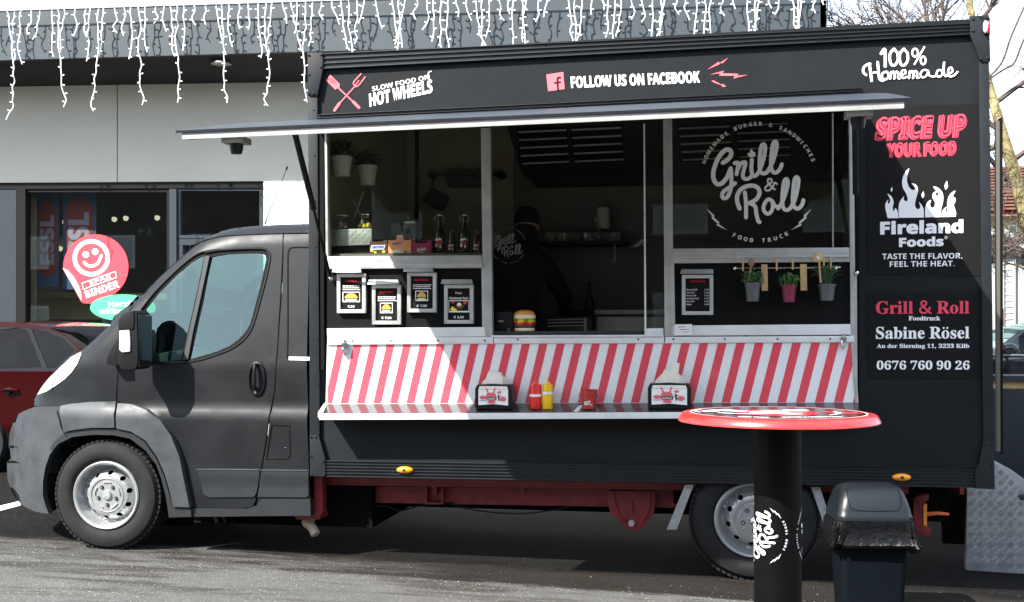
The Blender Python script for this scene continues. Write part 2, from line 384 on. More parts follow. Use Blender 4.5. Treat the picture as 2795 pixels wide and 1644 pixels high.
def logo(A, c=(655, 489), k=1.0, rot=0, ring=True, fat=1.0):
    """the round lettering of the truck, drawn with pen strokes; (0, 0) is the middle of its ring"""
    ca, sa = math.cos(rot), math.sin(rot)
    def T(p): x, y = (p[0]-655)*k, (p[1]-489)*k; return (c[0]+x*ca-y*sa, c[1]+x*sa+y*ca)
    def S(pts, w=27): A.stroke([T(p) for p in pts], w*k*fat)
    S([(434, 370), (462, 352), (484, 322), (478, 294), (450, 292), (412, 330), (384, 392), (374, 450), (388, 492), (420, 500), (455, 465), (480, 410)])
    S([(482, 404), (486, 470), (482, 530), (462, 578), (440, 588), (428, 570), (440, 545), (475, 520), (508, 496)], 24)
    S([(506, 372), (528, 372), (524, 405), (517, 440)], 24)
    S([(524, 412), (542, 378), (562, 366), (572, 376), (560, 420), (556, 455), (574, 470), (596, 464), (614, 446)], 23)
    S([(611, 352), (608, 400), (612, 438), (626, 452), (646, 438), (668, 395), (688, 320), (692, 272), (682, 256), (668, 274), (660, 330), (658, 395), (666, 428), (688, 436), (708, 424)], 24)
    S([(706, 424), (734, 376), (758, 300), (764, 256), (754, 240), (740, 258), (731, 320), (728, 390), (738, 424), (760, 430), (782, 410), (795, 380)], 24)
    S([(764, 500), (748, 492), (742, 512), (722, 536), (700, 540), (692, 524), (712, 504), (732, 486), (728, 470), (710, 472), (710, 492), (732, 518), (752, 534)], 11)
    S([(536, 650), (522, 612), (522, 570), (548, 530), (600, 510), (642, 520), (658, 552), (640, 592), (596, 618)], 26)
    S([(568, 552), (575, 620), (575, 705)], 24)
    S([(598, 618), (630, 636), (638, 680), (648, 722), (658, 734)], 24)
    S([(736, 606), (714, 594), (692, 614), (682, 652), (698, 680), (724, 676), (740, 640), (736, 606), (752, 634), (776, 640)], 23)
    S([(772, 650), (800, 604), (822, 540), (832, 490), (822, 470), (808, 488), (800, 545), (797, 610), (806, 650), (828, 660), (850, 644)], 24)
    S([(850, 644), (876, 590), (892, 520), (896, 474), (884, 458), (872, 476), (864, 540), (862, 605), (872, 642), (896, 650), (918, 628), (926, 600)], 24)
    A.poly([T(p) for p in [(610, 280), (616, 300), (632, 308), (634, 325), (620, 336), (600, 336), (586, 324), (586, 308), (598, 314), (600, 296)]])
    if ring:
        for sg in (1, -1):
            A.poly([T((655+sg*(x-655), y)) for x, y in [(333, 650), (384, 695), (376, 704), (414, 736), (405, 744), (458, 782), (392, 752), (402, 742), (362, 708), (370, 700)]])
        def ring_text(t, a0, a1, h, inward):
            R, _ = raw_text('H', 'sans'); y1 = max(p[1] for p in R); kk = h/y1
            for i, ch in enumerate(t):
                if ch == ' ': continue
                a = math.radians(a0+(a1-a0)*(i+.5)/len(t)); V, Fs = raw_text(ch, 'sans', 0, 1); cx = (min(p[0] for p in V)+max(p[0] for p in V))/2
                ux = Vector((math.cos(a), -math.sin(a))); up = -ux if inward else ux; rt = Vector((-up.y, up.x)); o = Vector((655, 489))+ux*358
                A.add([T(tuple(o+rt*(x-cx)*kk+up*(y-y1/2)*kk)) for x, y in V], Fs)
        ring_text('HOMEMADE BURGER & SANDWICHES', 162, 20, 24, False)
        ring_text('FOOD TRUCK', 242, 301, 25, True)
def smoothf(a, b, x):
    t = min(max((x-a)/(b-a), 0), 1); return t*t*(3-2*t)
# ============================================================ THE SETTING
def ground():
    m = M(); xs = [-120, -60, -30, -15]+[-10+.5*i for i in range(41)]+[15, 30, 60, 120]; ys = [-60, -30, -15, -9]+[-8+.5*i for i in range(40)]+[16, 30, 60, 160]
    V = [(x, y, gz(x)) for y in ys for x in xs]; n = len(xs)
    m.add(V, [(j*n+i, j*n+i+1, (j+1)*n+i+1, (j+1)*n+i) for j in range(len(ys)-1) for i in range(n-1)])
    a = bpy.data.materials.new('worn_asphalt'); a.use_nodes = True; t = a.node_tree; b = t.nodes['Principled BSDF']; l = t.links.new
    g = t.nodes.new('ShaderNodeNewGeometry')
    def noise(s, d=6, r=.6, sc3=None, dist=0):
        n_ = t.nodes.new('ShaderNodeTexNoise'); n_.inputs['Scale'].default_value = s; n_.inputs['Detail'].default_value = d; n_.inputs['Roughness'].default_value = r; n_.inputs['Distortion'].default_value = dist
        src = g.outputs['Position']
        if sc3:
            k = t.nodes.new('ShaderNodeMapping'); k.inputs['Scale'].default_value = sc3; l(src, k.inputs[0]); src = k.outputs[0]
        l(src, n_.inputs['Vector']); return n_.outputs['Fac']
    def rng(s, a0, a1, b0, b1):
        r = t.nodes.new('ShaderNodeMapRange'); r.inputs[1].default_value, r.inputs[2].default_value, r.inputs[3].default_value, r.inputs[4].default_value = a0, a1, b0, b1; l(s, r.inputs[0]); return r.outputs[0]
    def mth(op, p, q):
        r = t.nodes.new('ShaderNodeMath'); r.operation = op
        for i, z in enumerate((p, q)):
            if isinstance(z, (int, float)): r.inputs[i].default_value = z
            else: l(z, r.inputs[i])
        return r.outputs[0]
    def mixc(f, c1, c2):
        x = t.nodes.new('ShaderNodeMix'); x.data_type = 'RGBA'
        for k_, z in ((0, f), (6, c1), (7, c2)):
            if isinstance(z, tuple): x.inputs[k_].default_value = z
            elif isinstance(z, (int, float)): x.inputs[k_].default_value = z
            else: l(z, x.inputs[k_])
        return x.outputs[2]
    base = mixc(rng(noise(1.3, 8, .65), .3, .7, 0, 1), (.075, .074, .070, 1), (.145, .143, .134, 1))
    base = mixc(rng(noise(55, 4, .7), .35, .62, 0, 1), base, (.075, .075, .073, 1))
    base = mixc(rng(noise(6, 6, .7), .46, .60, 0, .45), base, (.075, .073, .068, 1))
    streak = rng(noise(2.2, 7, .65, (.35, 2.4, 1), .5), .50, .62, 0, 1)
    base = mixc(mth('MULTIPLY', streak, .8), base, (.032, .029, .025, 1))
    # the damp, dirty strip beside the truck: a stain with a ragged edge; under the truck, painted shade
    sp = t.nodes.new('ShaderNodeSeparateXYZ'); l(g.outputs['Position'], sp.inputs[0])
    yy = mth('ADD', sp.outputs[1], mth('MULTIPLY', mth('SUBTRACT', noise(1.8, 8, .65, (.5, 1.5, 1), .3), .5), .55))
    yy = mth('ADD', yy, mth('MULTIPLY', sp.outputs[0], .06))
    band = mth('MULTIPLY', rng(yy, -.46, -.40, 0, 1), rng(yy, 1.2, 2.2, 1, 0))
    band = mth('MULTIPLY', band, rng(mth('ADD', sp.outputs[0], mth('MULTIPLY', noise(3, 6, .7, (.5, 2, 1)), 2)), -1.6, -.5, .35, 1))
    band = mth('MAXIMUM', band, mth('MULTIPLY', rng(yy, -.06, .06, 0, 1), rng(yy, 3.6, 4.6, 1, 0)))  # asphalt blackened under the truck: its shade deepened in the colour
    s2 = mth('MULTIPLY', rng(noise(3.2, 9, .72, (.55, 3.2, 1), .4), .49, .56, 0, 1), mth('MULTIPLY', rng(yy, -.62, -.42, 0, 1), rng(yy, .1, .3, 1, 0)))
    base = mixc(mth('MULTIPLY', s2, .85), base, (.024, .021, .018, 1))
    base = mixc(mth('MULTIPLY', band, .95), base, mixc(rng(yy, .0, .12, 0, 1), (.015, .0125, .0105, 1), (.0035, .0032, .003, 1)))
    grit = mth('MULTIPLY', rng(noise(95, 2, .5), .665, .70, 0, 1), mth('SUBTRACT', 1, mth('MULTIPLY', band, .8)))
    base = mixc(mth('MULTIPLY', grit, .8), base, (.42, .41, .38, 1))
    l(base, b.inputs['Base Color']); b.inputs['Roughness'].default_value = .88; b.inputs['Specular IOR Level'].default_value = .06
    u = t.nodes.new('ShaderNodeBump'); u.inputs['Strength'].default_value = .55; u.inputs['Distance'].default_value = .012
    l(mth('ADD', noise(85, 4, .6), mth('MULTIPLY', noise(9, 5, .6), .8)), u.inputs['Height']); l(u.outputs[0], b.inputs['Normal'])
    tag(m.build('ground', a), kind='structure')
    p = [Gp(-140, 1436), Gp(57, 1383), Gp(52, 1372), Gp(-145, 1420)]
    q = M(); q.add([(v.x, v.y, gz(v.x)+.005) for v in p], [(0, 1, 2, 3)])
    tag(q.build('painted_parking_line', K['line']), kind='structure')
ground()
# stone chips lying on the lot (nobody could count them)
m = M()
for i in range(900):
    x = random.uniform(-5.5, 2.6); y = random.uniform(-2.9, .1) if i % 2 else random.gauss(-.42-.06*x, .12); r = random.uniform(.0015, .0045)
    z = gz(x); V = [(x+r*random.uniform(-1, 1), y+r*random.uniform(-1, 1), z+r*random.uniform(0, 1.1)) for _ in range(4)]
    m.add(V, [(0, 1, 2), (0, 2, 3), (0, 3, 1), (1, 3, 2)])
tag(m.build('loose_grit', mat('grit_stone', (.55, .54, .5), .8, 0, .5, 900)), kind='stuff')

# ---------------------------------------------------------------- shop building
YW, YF = 7.0, 5.92
bd = thing('shop_building', (W(300, 1300, YW).x, YW, 0), 'low modern shop with slate blue fascia, dark soffit and big windows behind the van', 'building')
def bpart(name, m_, pts, y0, y1, **k): return M().pp(pts, y0, y1).build(name, m_, bd, **k)
def fy(u): return 27-.031*u          # top line of the fascia in the photo
bpart('fascia_panel', K['fascia'], [(-700, 184), (812, 142), (812, fy(812)), (-700, fy(-700))], YF, YF+.06)
bpart('fascia_panel', K['fascia'], [(815, 142), (2255, 102), (2255, fy(2255)), (815, fy(815))], YF, YF+.06)
bpart('parapet', K['wallw'], [(-700, fy(-700)), (324, fy(324)), (324, fy(324)-74), (-700, fy(-700)-74)], YF-.02, YF+.3)
bpart('parapet', K['wallw'], [(326, fy(326)), (2262, fy(2262)), (2262, fy(2262)-74), (326, fy(326)-74)], YF-.02, YF+.3)
a, b_, c_, d_ = W(-700, 184, YF+.06), W(2255, 102, YF+.06), W(2255, 200, YW), W(-700, 254, YW)
M().prism([a, b_, (b_.x, YW+.02, c_.z), (a.x, YW+.02, d_.z)], (0, 0, .08)).build('soffit', K['soffit'], bd)
# return of the fascia where the roof turns the corner
c0, c1 = W(2255, 160, YF), W(2255, fy(2255)-60, YF)
M().prism([c0, (c0.x+.5, YF+6, c0.z), (c0.x+.5, YF+6, c1.z), c1], (-.06, 0, 0)).build('fascia_return', K['fascia'], bd)
ROOFZ = W(900, -20, YF).z
M().box(W(-700, 0, YF).x, c0.x-.07, YF+.31, YF+11, ROOFZ-.15, ROOFZ-.03).build('flat_roof', K['wallw'], bd)
for s0, s1 in ((-600, 318.5), (321.5, 1300), (1303, 2300)):
    t = lambda u, y0, s: y0+s*u
    bpart('wall_panel', K['wall'], [(s0, 235.5-.0175*s0), (s1, 235.5-.0175*s1), (s1, 499-.006*s1), (s0, 499-.006*s0)], YW, YW+.12)
bpart('lintel', K['wblk'], [(-600, 503), (717, 495), (717, 513), (-600, 519)], YW+.01, YW+.14)
bpart('pillar', K['slate2'], [(-600, 519), (44, 515), (44, 1330), (-600, 1330)], YW+.02, YW+.2)
bpart('pillar', K['wallw'], [(719, 495), (2300, 487), (2300, 1330), (719, 1330)], YW-.02, YW+.4)
def wframe(u0, v0, u1, v1, t_, m_, y=YW+.03, d=.07):
    m = M(); m.pp([(u0, v0), (u1, v0), (u1, v0+t_), (u0, v0+t_)], y, y+d); m.pp([(u0, v1-t_), (u1, v1-t_), (u1, v1), (u0, v1)], y, y+d)
    m.pp([(u0, v0+t_), (u0+t_, v0+t_), (u0+t_, v1-t_), (u0, v1-t_)], y+.001, y+d-.001); m.pp([(u1-t_, v0+t_), (u1, v0+t_), (u1, v1-t_), (u1-t_, v1-t_)], y+.001, y+d-.001); return m
def win(u0, v0, u1, v1, t_, m_):
    f = wframe(u0, v0, u1, v1, t_, m_).build('window', m_, bd)
    M().pp([(u0+t_, v0+t_), (u1-t_, v0+t_), (u1-t_, v1-t_), (u0+t_, v1-t_)], YW+.055, YW+.067).build('pane', K['glassS'], f)
win(44, 514, 466, 1300, 11, K['wblk'])
M().pp([(45, 516), (69, 516), (69, 1300), (45, 1300)], YW+.0, YW+.12).build('mullion', K['wblk'], bd)
M().pp([(462, 516), (481, 516), (481, 1300), (462, 1300)], YW+.0, YW+.12).build('mullion', K['wframe'], bd)
win(482, 512, 717, 651, 9, K['wframe']); win(482, 653, 717, 1300, 16, K['wframe'])
# inside of the shop
bpart('inner_wall', K['shopD'], [(-300, 380), (1100, 380), (1100, 1230), (-300, 1230)], YW+3.2, YW+3.3)
M().box(W(-600, 0, YW).x, W(900, 0, YW).x, YW+.2, YW+3.2, .02, .05).build('shop_floor', K['shopD'], bd)
M().box(W(-600, 0, YW).x, W(900, 0, YW).x, YW+.2, YW+3.2, 3.9, 3.95).build('shop_ceiling', K['shopD'], bd)
bpart('side_curtain', K['tan'], [(66, 540), (97, 540), (97, 900), (66, 900)], YW+.35, YW+.37)
m = M()
m.pp([(100, 798), (470, 802), (470, 818), (100, 812)], YW+1.0, YW+1.3); m.pp([(100, 818), (470, 818), (470, 872), (100, 872)], YW+1.2, YW+1.25)
tag(m.build('display_shelf', K['tan']), 'long tan wooden shelf inside the shop below the two banners', 'shelf')
for i, (u0, v0, u1, v1) in enumerate(((100, 527, 160, 783), (172, 520, 262, 790))):
    r = thing('window_banner', W(u0, v1, YW+.4), ('narrow' if i == 0 else 'wider')+' blue banner with red shape hanging behind the shop glass, '+('nearest the black frame' if i == 0 else 'beside the red round sticker'), 'banner', 'banners behind the shop window')
    M().pp([(u0, v0), (u1, v0), (u1, v1), (u0, v1)], YW+.4, YW+.41).build('banner_cloth', K['bluep'], r)
    A = Art(); w = u1-u0; cx = (u0+u1)/2
    A.poly([(cx+.42*w*math.cos(t*math.pi/12), v0+58-(38 if t < 13 else -165)*math.sin(t*math.pi/12)*(1 if t < 13 else -1)*(1 if t < 13 else 1)) for t in range(13)]+[(cx-.42*w, v1-40), (cx, v1-22), (cx+.42*w, v1-40)])
    A.place('red_print', K['redp'], r, YW+.4, .004)
    A = Art(); A.text('ESSL', (cx+.3*w, v1-62), (cx+.3*w, v0+62), (cx-.34*w, v1-62), 'sans', .02)
    A.place('white_print', K['whp'], r, YW+.4, .007)
for i, (u, v, dx) in enumerate(((184, 604, -1), (308, 596, 1), (350, 593, -1), (425, 592, 1), (160, 676, 1))):
    r = thing('track_spotlight', W(u, v, YW+1.5), ['small dim spot lamp between the two banners', 'boxy grey spot lamp, leftmost of three above the round sticker', 'tilted grey spot lamp, middle one of three above the round sticker', 'boxy grey spot lamp near the slate window post', 'small brass spot lamp against the narrow banner'][i], 'lamp', 'spot lamps inside the shop')
    c = W(u, v, YW+1.5)
    M().box(c.x-.09, c.x+.09, c.y, c.y+.1, c.z-.02, c.z+.16, rot=Matrix.Rotation(dx*.35, 3, 'Y'), c=c).build('lamp_housing', K['tan' if i == 4 else 'wframe'], r)
    M().lathe([(.0, -.01), (.032, -.01), (.04, .03)], c+Vector((dx*.03, -.02, -.03)), (0, .6, 1), 14).build('lamp_lens', K['lamp'], r)
r = thing('exit_sign', W(397, 632, YW+2.2), 'small exit sign with arrow and running figure inside the shop', 'sign')
M().pp([(375, 620), (420, 620), (420, 645), (375, 645)], YW+2.2, YW+2.24).build('sign_plate', mat('exit_grey', (.05, .09, .06), .5), r)
A = Art(); A.stroke([(394, 632), (380, 632)], 2.5); A.stroke([(385, 626), (379, 632), (385, 638)], 2.5)
A.disc((409, 625), 2.2); A.stroke([(409, 628), (407, 634), (411, 637), (409, 643)], 2.2); A.stroke([(404, 631), (408, 629), (413, 632)], 1.8); A.stroke([(407, 634), (403, 638), (401, 642)], 2)
A.place('sign_print', K['shut'], r, YW+2.2, .004)
# soffit lamp
c = W(604, 172, YF+.28); c.z = W(604, 160, YF+.05).z-.012
r = tag(M().lathe([(.0, -.005), (.09, -.005), (.12, 0), (.12, .02)], c, (0, 0, 1), 20).build('recessed_downlight', K['chrome'], None, smooth=True, org=c), 'round chrome downlight set into the dark soffit', 'lamp')
# stickers on the glass
YS = YW+.055
r = thing('round_window_sticker', W(250, 829, YS), 'round red sticker with smiling face and peeled corner on the shop window', 'sticker')
pts = [(262+89*math.cos(math.radians(a)), 729-89*math.sin(math.radians(a))) for a in range(-54, 181, 9)]
A = Art(); A.poly(pts+[(221, 823), (228, 828), (248, 829)]); A.place('sticker_base', K['stick'], r, YS, .004)
A = Art(); A.poly([(171, 731), (186, 738), (202, 755), (216, 780), (223, 802), (223, 822)]); A.place('peeled_corner', K['stickp'], r, YS, .007)
A = Art(2.8, 2.8, 0, 500)
A.stroke([(700+126*math.cos(math.radians(t)), 572+126*math.sin(math.radians(t))) for t in range(0, 360, 20)], 32, 4, True)
A.disc((658, 547), 25); A.disc((730, 525), 25); A.stroke([(646, 606), (672, 630), (710, 634), (750, 612), (778, 556)], 22)
for p, q in (((630, 766), (884, 676)), ((884, 676), (893, 722)), ((893, 722), (640, 812)), ((640, 812), (630, 766))): A.stroke([p, q], 6, 1)
A.text('SPAR', (690, 783), (855, 726), (682, 752), 'sans', .0); A.text('BINDER', (664, 880), (916, 796), (648, 826), 'sans', .01)
A.place('sticker_print', K['white'], r, YS, .008)
r = thing('oval_window_sticker', W(337, 876, YS), 'green oval welcome sticker below the round red one on the shop glass', 'sticker')
A = Art(); A.disc((337, 840), 90, 36, 36); A.place('sticker_base', K['green'], r, YS, .011)
A = Art(); A.text('Herzlich', (298, 838), (392, 836), (298, 823), 'sans', .0); A.text('willkommen', (272, 858), (405, 856), (272, 843), 'sans', .0); A.place('sticker_print', K['white'], r, YS, .015)

# ---------------------------------------------------------------- icicle lights on the fascia
r = thing('icicle_lights', W(900, fy(900), YF-.12), 'white icicle light string hanging along the edge of the shop roof', 'light string')
YI = YF-.13
def strand(u, L_, lean=0, wob=5, Y=YI, y0=None):
    v0 = (fy(u) if y0 is None else y0)+2; n = max(3, int(L_/17)); P = []; x = u
    for i in range(n+1):
        t = i/n; x += random.uniform(-wob, wob)*(.5+t*.6)+lean/n
        if i > n-2: x += random.choice((-1, 1))*wob
        P.append(W(x, v0+L_*t, Y)+Vector((0, random.uniform(-.02, .02), 0)))
    P = smooth_path(P, 3); m = M(); m.tube(P, .0068, 5)
    for i in range(3, len(P)-1, 4):
        s = random.choice((-1, 1)); p = P[i]; m.tube([p, p+Vector((s*.035, random.uniform(-.02, .02), random.uniform(-.005, .02)))], [.0055, .009], 5)
    m.build('strand', K['light'], r, weld=False)
mains = [38-122, 38, 160, 268, 378, 484, 606, 724, 834, 952, 1090, 1205, 1316, 1424, 1570, 1680, 1800, 1926, 2060, 2180]
for i, u in enumerate(mains):
    strand(u, random.uniform(265, 300), 0, 4.5)
    strand(u-21, random.uniform(120, 152), random.choice((0, 16)), 4); strand(u+20, random.uniform(118, 150), random.choice((0, -16)), 4)
    strand(u+45, random.uniform(48, 78), 0, 6); strand(u+72, random.uniform(50, 90), 0, 6)
for k in range(14):
    y = YF+.35+k*.34; p = W(2255, fy(2255), YF); q = Vector((p.x+.03*k-.1, y, p.z-.12))
    up, L_ = q, random.choice((.3, .5, .6)); P = [q+Vector((random.uniform(-.03, .03), random.uniform(-.03, .03), -L_*t/6)) for t in range(7)]
    m = M().tube(P, .009, 5); [m.tube([P[j], P[j]+Vector((random.choice((-.03, .03)), 0, .01))], .007, 4) for j in range(1, 6)]; m.build('strand', K['light'], r, weld=False)
M().tube([W(-300, fy(-300)+2, YI), W(800, fy(800)+2, YI), W(2262, fy(2262)+2, YI), Vector((c0.x+.4, YF+5, W(2262, fy(2262)+2, YI).z))], .009, 5).build('cable', K['light'], r)

# ---------------------------------------------------------------- far side: tree, houses
t0 = thing('bare_tree', Gp(2905, 1250, 0)*1.0, 'bare tree with yellow lichen on its leaning trunk behind the truck', 'tree')
YT = 7.5
trunk = smooth_path([W(2960, 1330, YT), W(2900, 1000, YT), W(2845, 760, YT), W(2800, 590, YT), W(2768, 470, YT), W(2735, 360, YT), W(2706, 255, YT+.2), W(2668, 120, YT+.4), W(2640, -30, YT+.6)], 4)
nT = len(trunk)
m = M().tube(trunk, [.115*(1-.72*i/nT) for i in range(nT)], 9); m.build('trunk', K['bark'], t0, smooth=True)
tw = M(); rnd = random.Random(11); lim = []
def grow(p, d, L_, r_, lvl, mm):
    P = [p]; n = 5
    for i in range(n):
        d = (d+Vector((rnd.uniform(-.3, .3), rnd.uniform(-.25, .25), rnd.uniform(-.2, .24)))).normalized(); P.append(P[-1]+d*L_/n)
    mm.tube(P, [r_*(1-.6*i/n) for i in range(n+1)], 5 if lvl == 0 else 4 if lvl == 1 else 3, cap=False)
    if lvl < 3:
        for i in range(1, n+1):
            for _ in range(2 if lvl < 2 else 1):
                e = (d+Vector((rnd.uniform(-1, 1), rnd.uniform(-.6, .6), rnd.uniform(-.7, .9)))).normalized()
                grow(P[i], e, L_*rnd.uniform(.38, .62), max(.0045, r_*.45), lvl+1, tw)
for i, (k, du, dz, L_) in enumerate(((5, 1, .5, 1.6), (9, -1, .4, 1.5), (12, .9, .2, 1.3), (14, -1, .6, 1.4), (17, .8, .8, 1.6), (20, -1, .7, 1.7), (23, .9, .7, 1.6), (26, -1.0, .9, 1.6), (29, .6, 1, 1.5), (31, -.9, 1, 1.7), (11, -.7, -.3, 1.0), (15, .8, -.5, 1.0), (19, -.5, -.2, .8))):
    mm = M(); grow(trunk[min(k, nT-1)], Vector((du, rnd.uniform(-.4, .4), dz)).normalized(), L_, .034, 0, mm); mm.build('limb', K['twig'], t0, weld=False)
o = tw.build('twig_mass', K['twig'], t0, weld=False); o['kind'] = 'stuff'
# long whip-like branches crossing the sky left of the trunk
for P in ([(2795, 20), (2760, 100), (2735, 170), (2700, 210)], [(2860, 40), (2800, 100), (2770, 170), (2740, 190), (2698, 218)]):
    M().tube(smooth_path([W(u, v, YT) for u, v in P], 4), .014, 5).build('limb', K['twig'], t0)
t1 = thing('bare_tree', W(2480, 900, 12), 'thin bare tree whose twigs show above the truck roof', 'tree')
tw = M(); q = W(2560, 900, 12); top = W(2560, 150, 12)
M().tube([q*1, (q+top)/2, top], [.1, .08, .05], 7).build('trunk', K['twig'], t1)
for u, dz in ((2470, .9), (2520, 1), (2560, 1), (2600, 1), (2640, .9), (2500, .8), (2580, 1)):
    mm = M(); grow(top, Vector(((u-2560)/110, rnd.uniform(-.2, .2), dz)).normalized(), rnd.uniform(1.5, 2.1), .03, 1, mm); mm.build('limb', K['twig'], t1, weld=False)
o = tw.build('twig_mass', K['twig'], t1, weld=False); o['kind'] = 'stuff'
h = thing('garage_building', W(2750, 1000, 13), 'pale rendered garage with a white roller shutter at the right edge', 'building')
YG = 13
m = M(); m.pp([(2655, 640), (2745, 640), (2830, 705), (2830, 1010), (2655, 1010)], YG, YG+6); m.build('wall', K['gar'], h)
m = M(); m.pp([(2660, 640), (2660, 626), (2748, 626), (2850, 706), (2850, 722), (2745, 642)], YG-.35, YG+6.2); m.build('roof_edge', K['gar'], h)
for k in range(22): M().pp([(2741, 703+k*8.6), (2767, 706+k*8.3), (2767, 713.6+k*8.3), (2741, 710.8+k*8.6)], YG-.02-.01*(k % 2), YG+.05).build('shutter_slat' , K['shut' if k < 16 else 'gar'], h)
M().pp([(2736, 695), (2741, 695), (2741, 905), (2736, 905)], YG-.06, YG+.02).build('shutter_rail', K['gar'], h); M().pp([(2767, 700), (2772, 700), (2772, 910), (2767, 910)], YG-.06, YG+.02).build('shutter_rail', K['gar'], h)
h = thing('yellow_house', W(2760, 650, 26), 'yellow house with a brown tiled roof beyond the garage', 'house')
M().pp([(2600, 585), (3200, 585), (3200, 930), (2600, 930)], 26, 34).build('wall', K['yel'], h)
a = W(2590, 590, 25.4); b_ = W(3210, 590, 25.4); tp = W(2600, 470, 30)
rf = M().prism([a, b_, (b_.x, 30, tp.z), (a.x, 30, tp.z)], (0, .1, .15)).build('roof', K['roof'], h)
for k in range(14):
    t = k/14; z = a.z+(tp.z-a.z)*t+.14; y = 25.35+4.6*t
    M().box(a.x, b_.x, y-.02, y+.3, z, z+.05).build('tile_course', K['roof'], rf)
f = M().pp([(2754, 615), (2775, 615), (2775, 640), (2754, 640)], 25.9, 26.05).build('window', K['white'], h); M().pp([(2756, 618), (2773, 618), (2773, 637), (2756, 637)], 25.88, 25.9).build('pane', K['glassS'], f)

# ---------------------------------------------------------------- cars
def car(name, label, paint, Yn, prof, belt, wins, wheels, wr, base_v, depth=1.75, uv=None, dlo=()):
    """side profile in photo pixels on plane Yn; belt/wins polygons likewise"""
    O = pxz(prof, Yn); w0 = W(prof[0][0], base_v, Yn)
    r = thing(name, (sum(p[0] for p in O)/len(O), Yn+depth/2, 0), label, 'car')
    hol = [pxz(p, Yn) for p in wins]; DL = [pxz(p, Yn) for p in dlo]
    arches = []
    Wc = [pxz([w], Yn)[0] for w in wheels]
    beltz = W(0, belt, Yn).z; xm = [p[0] for p in O]; x0, x1 = min(xm), max(xm); zt = max(p[1] for p in O)
    def yfn(x, z):
        y = Yn+max(0, z-beltz)*.26+max(0, .25-(x-x0))**2*1.6+max(0, .25-(x1-x))**2*1.6
        y += max(0, .45-z)*.15
        return y
    for side in (0, 1):
        f = (lambda x, z: yfn(x, z)) if side == 0 else (lambda x, z: 2*Yn+depth-yfn(x, z))
        m = M(); panel(m, O, DL or hol, f, .09, .03 if side == 0 else -.03); m.build('body_side', paint, r, smooth=True)
        if DL: m = M(); panel(m, DL[0], hol, lambda x, z: f(x, z)+(.004 if side == 0 else -.004), .12, .02 if side == 0 else -.02); m.build('window_trim', K['cartrim'], r)
        for hp in hol: m = M(); panel(m, hp, [], lambda x, z: f(x, z)+(.012 if side == 0 else -.012), .2); m.build('side_window', K['glassC'], r)
    # skin over the top: everything along the profile between the two sides
    nb = len(O); lab = uv
    def sweep(i0, i1, mt, nm, t0=0.0, t1=1.0, lift=0):
        m = M(); q = O[i0:i1+1]; V = []
        for x, z in q:
            y0, y1 = yfn(x, z), 2*Yn+depth-yfn(x, z)
            for j in range(9):
                t = t0+(t1-t0)*j/8; V.append((x, y0+(y1-y0)*t, z+.015*4*t*(1-t)+lift))
        m.add(V, [(i*9+j, i*9+j+1, (i+1)*9+j+1, (i+1)*9+j) for i in range(len(q)-1) for j in range(8)]); return m.build(nm, mt, r, smooth=True)
    for nm, i0, i1, mt in lab: sweep(i0, i1, mt, nm)
    m = M(); m.box(x0+.1, x1-.1, Yn+.05, Yn+depth-.05, .24, .5); m.build('floor_pan', K['void'], r)
    for sx_ in (.36, .62):
        xx = x0+(x1-x0)*sx_
        for yy in (Yn+.45, Yn+depth-.45):
            m = M(); m.box(xx-.25, xx+.25, yy-.22, yy+.22, .5, .62); m.box(xx-.3 if 0 else xx+.2, xx+.32, yy-.2, yy+.2, .55, 1.08); m.box(xx+.2, xx+.3, yy-.12, yy+.12, 1.1, 1.27); m.build('seat', K['seat'], r, bevel=.03)
    for (wx, wz) in Wc:
        for yy in (Yn+.02, Yn+depth-.22):
            t = M().lathe([(wr*.62, 0), (wr*.9, -.01), (wr, .04), (wr, .16), (wr*.9, .21), (wr*.62, .2)], (wx, yy, wr+gz(wx)), (0, 1, 0), 28).build('wheel', K['rub'], r, smooth=True)
            m = M(); m.lathe([(0, .02), (wr*.2, .02), (wr*.62, .05), (wr*.63, .0)], (wx, yy if yy < Yn+.5 else yy+.13, wr+gz(wx)), (0, 1, 0), 24); m.build('rim', K['alu'], t, smooth=True)
    return r
prof = [(262, 1240), (268, 1120), (264, 1010), (243, 968), (205, 944), (165, 914), (112, 893), (50, 882), (-30, 878), (-150, 882), (-260, 905), (-400, 975), (-560, 1010), (-760, 1040), (-870, 1070), (-900, 1130), (-895, 1235)]
arch = lambda c, rr: [(c+rr*math.cos(math.radians(a)), 1235-rr*math.sin(math.radians(a))*1.05) for a in range(180, -1, -20)]
prof2 = prof+[(-860, 1240)]+arch(-740, 98)+arch(-62, 98)
car('parked_car', 'dark red car parked behind the front of the food truck', K['carred'], 3.35, prof2, 1012,
    [[(-28, 1008), (-28, 902), (30, 895), (58, 903), (112, 1003)], [(68, 899), (110, 905), (160, 925), (196, 956), (150, 1005), (128, 1005)], [(-38, 1008), (-38, 900), (-130, 900), (-230, 920), (-330, 975), (-370, 1008)]],
    [(-62, 1215), (-740, 1215)], .30, 1300, dlo=[[(-380, 1014), (-340, 968), (-235, 913), (-135, 893), (-30, 890), (58, 896), (112, 899), (165, 919), (204, 953), (180, 985), (150, 1014)]],
    uv=[('rear_skin', 0, 3, K['carred']), ('rear_screen', 3, 6, K['glassC']), ('roof', 6, 10, K['carred']), ('windscreen', 10, 11, K['glassC']), ('bonnet', 11, 16, K['carred'])])
A_ = [o for o in bpy.data.objects if o.name == 'parked_car'][0]
M().lathe([(0, -.028), (.03, -.026), (.036, 0)], W(25, 1068, 3.35)+Vector((0, .0, 0)), (0, 1, 0), 14).build('handle_recess', K['blk'], A_)
M().tube([W(5, 1066, 3.33), W(20, 1064, 3.31), W(48, 1066, 3.33)], .014, 6).build('door_handle', K['carred'], A_, smooth=True)
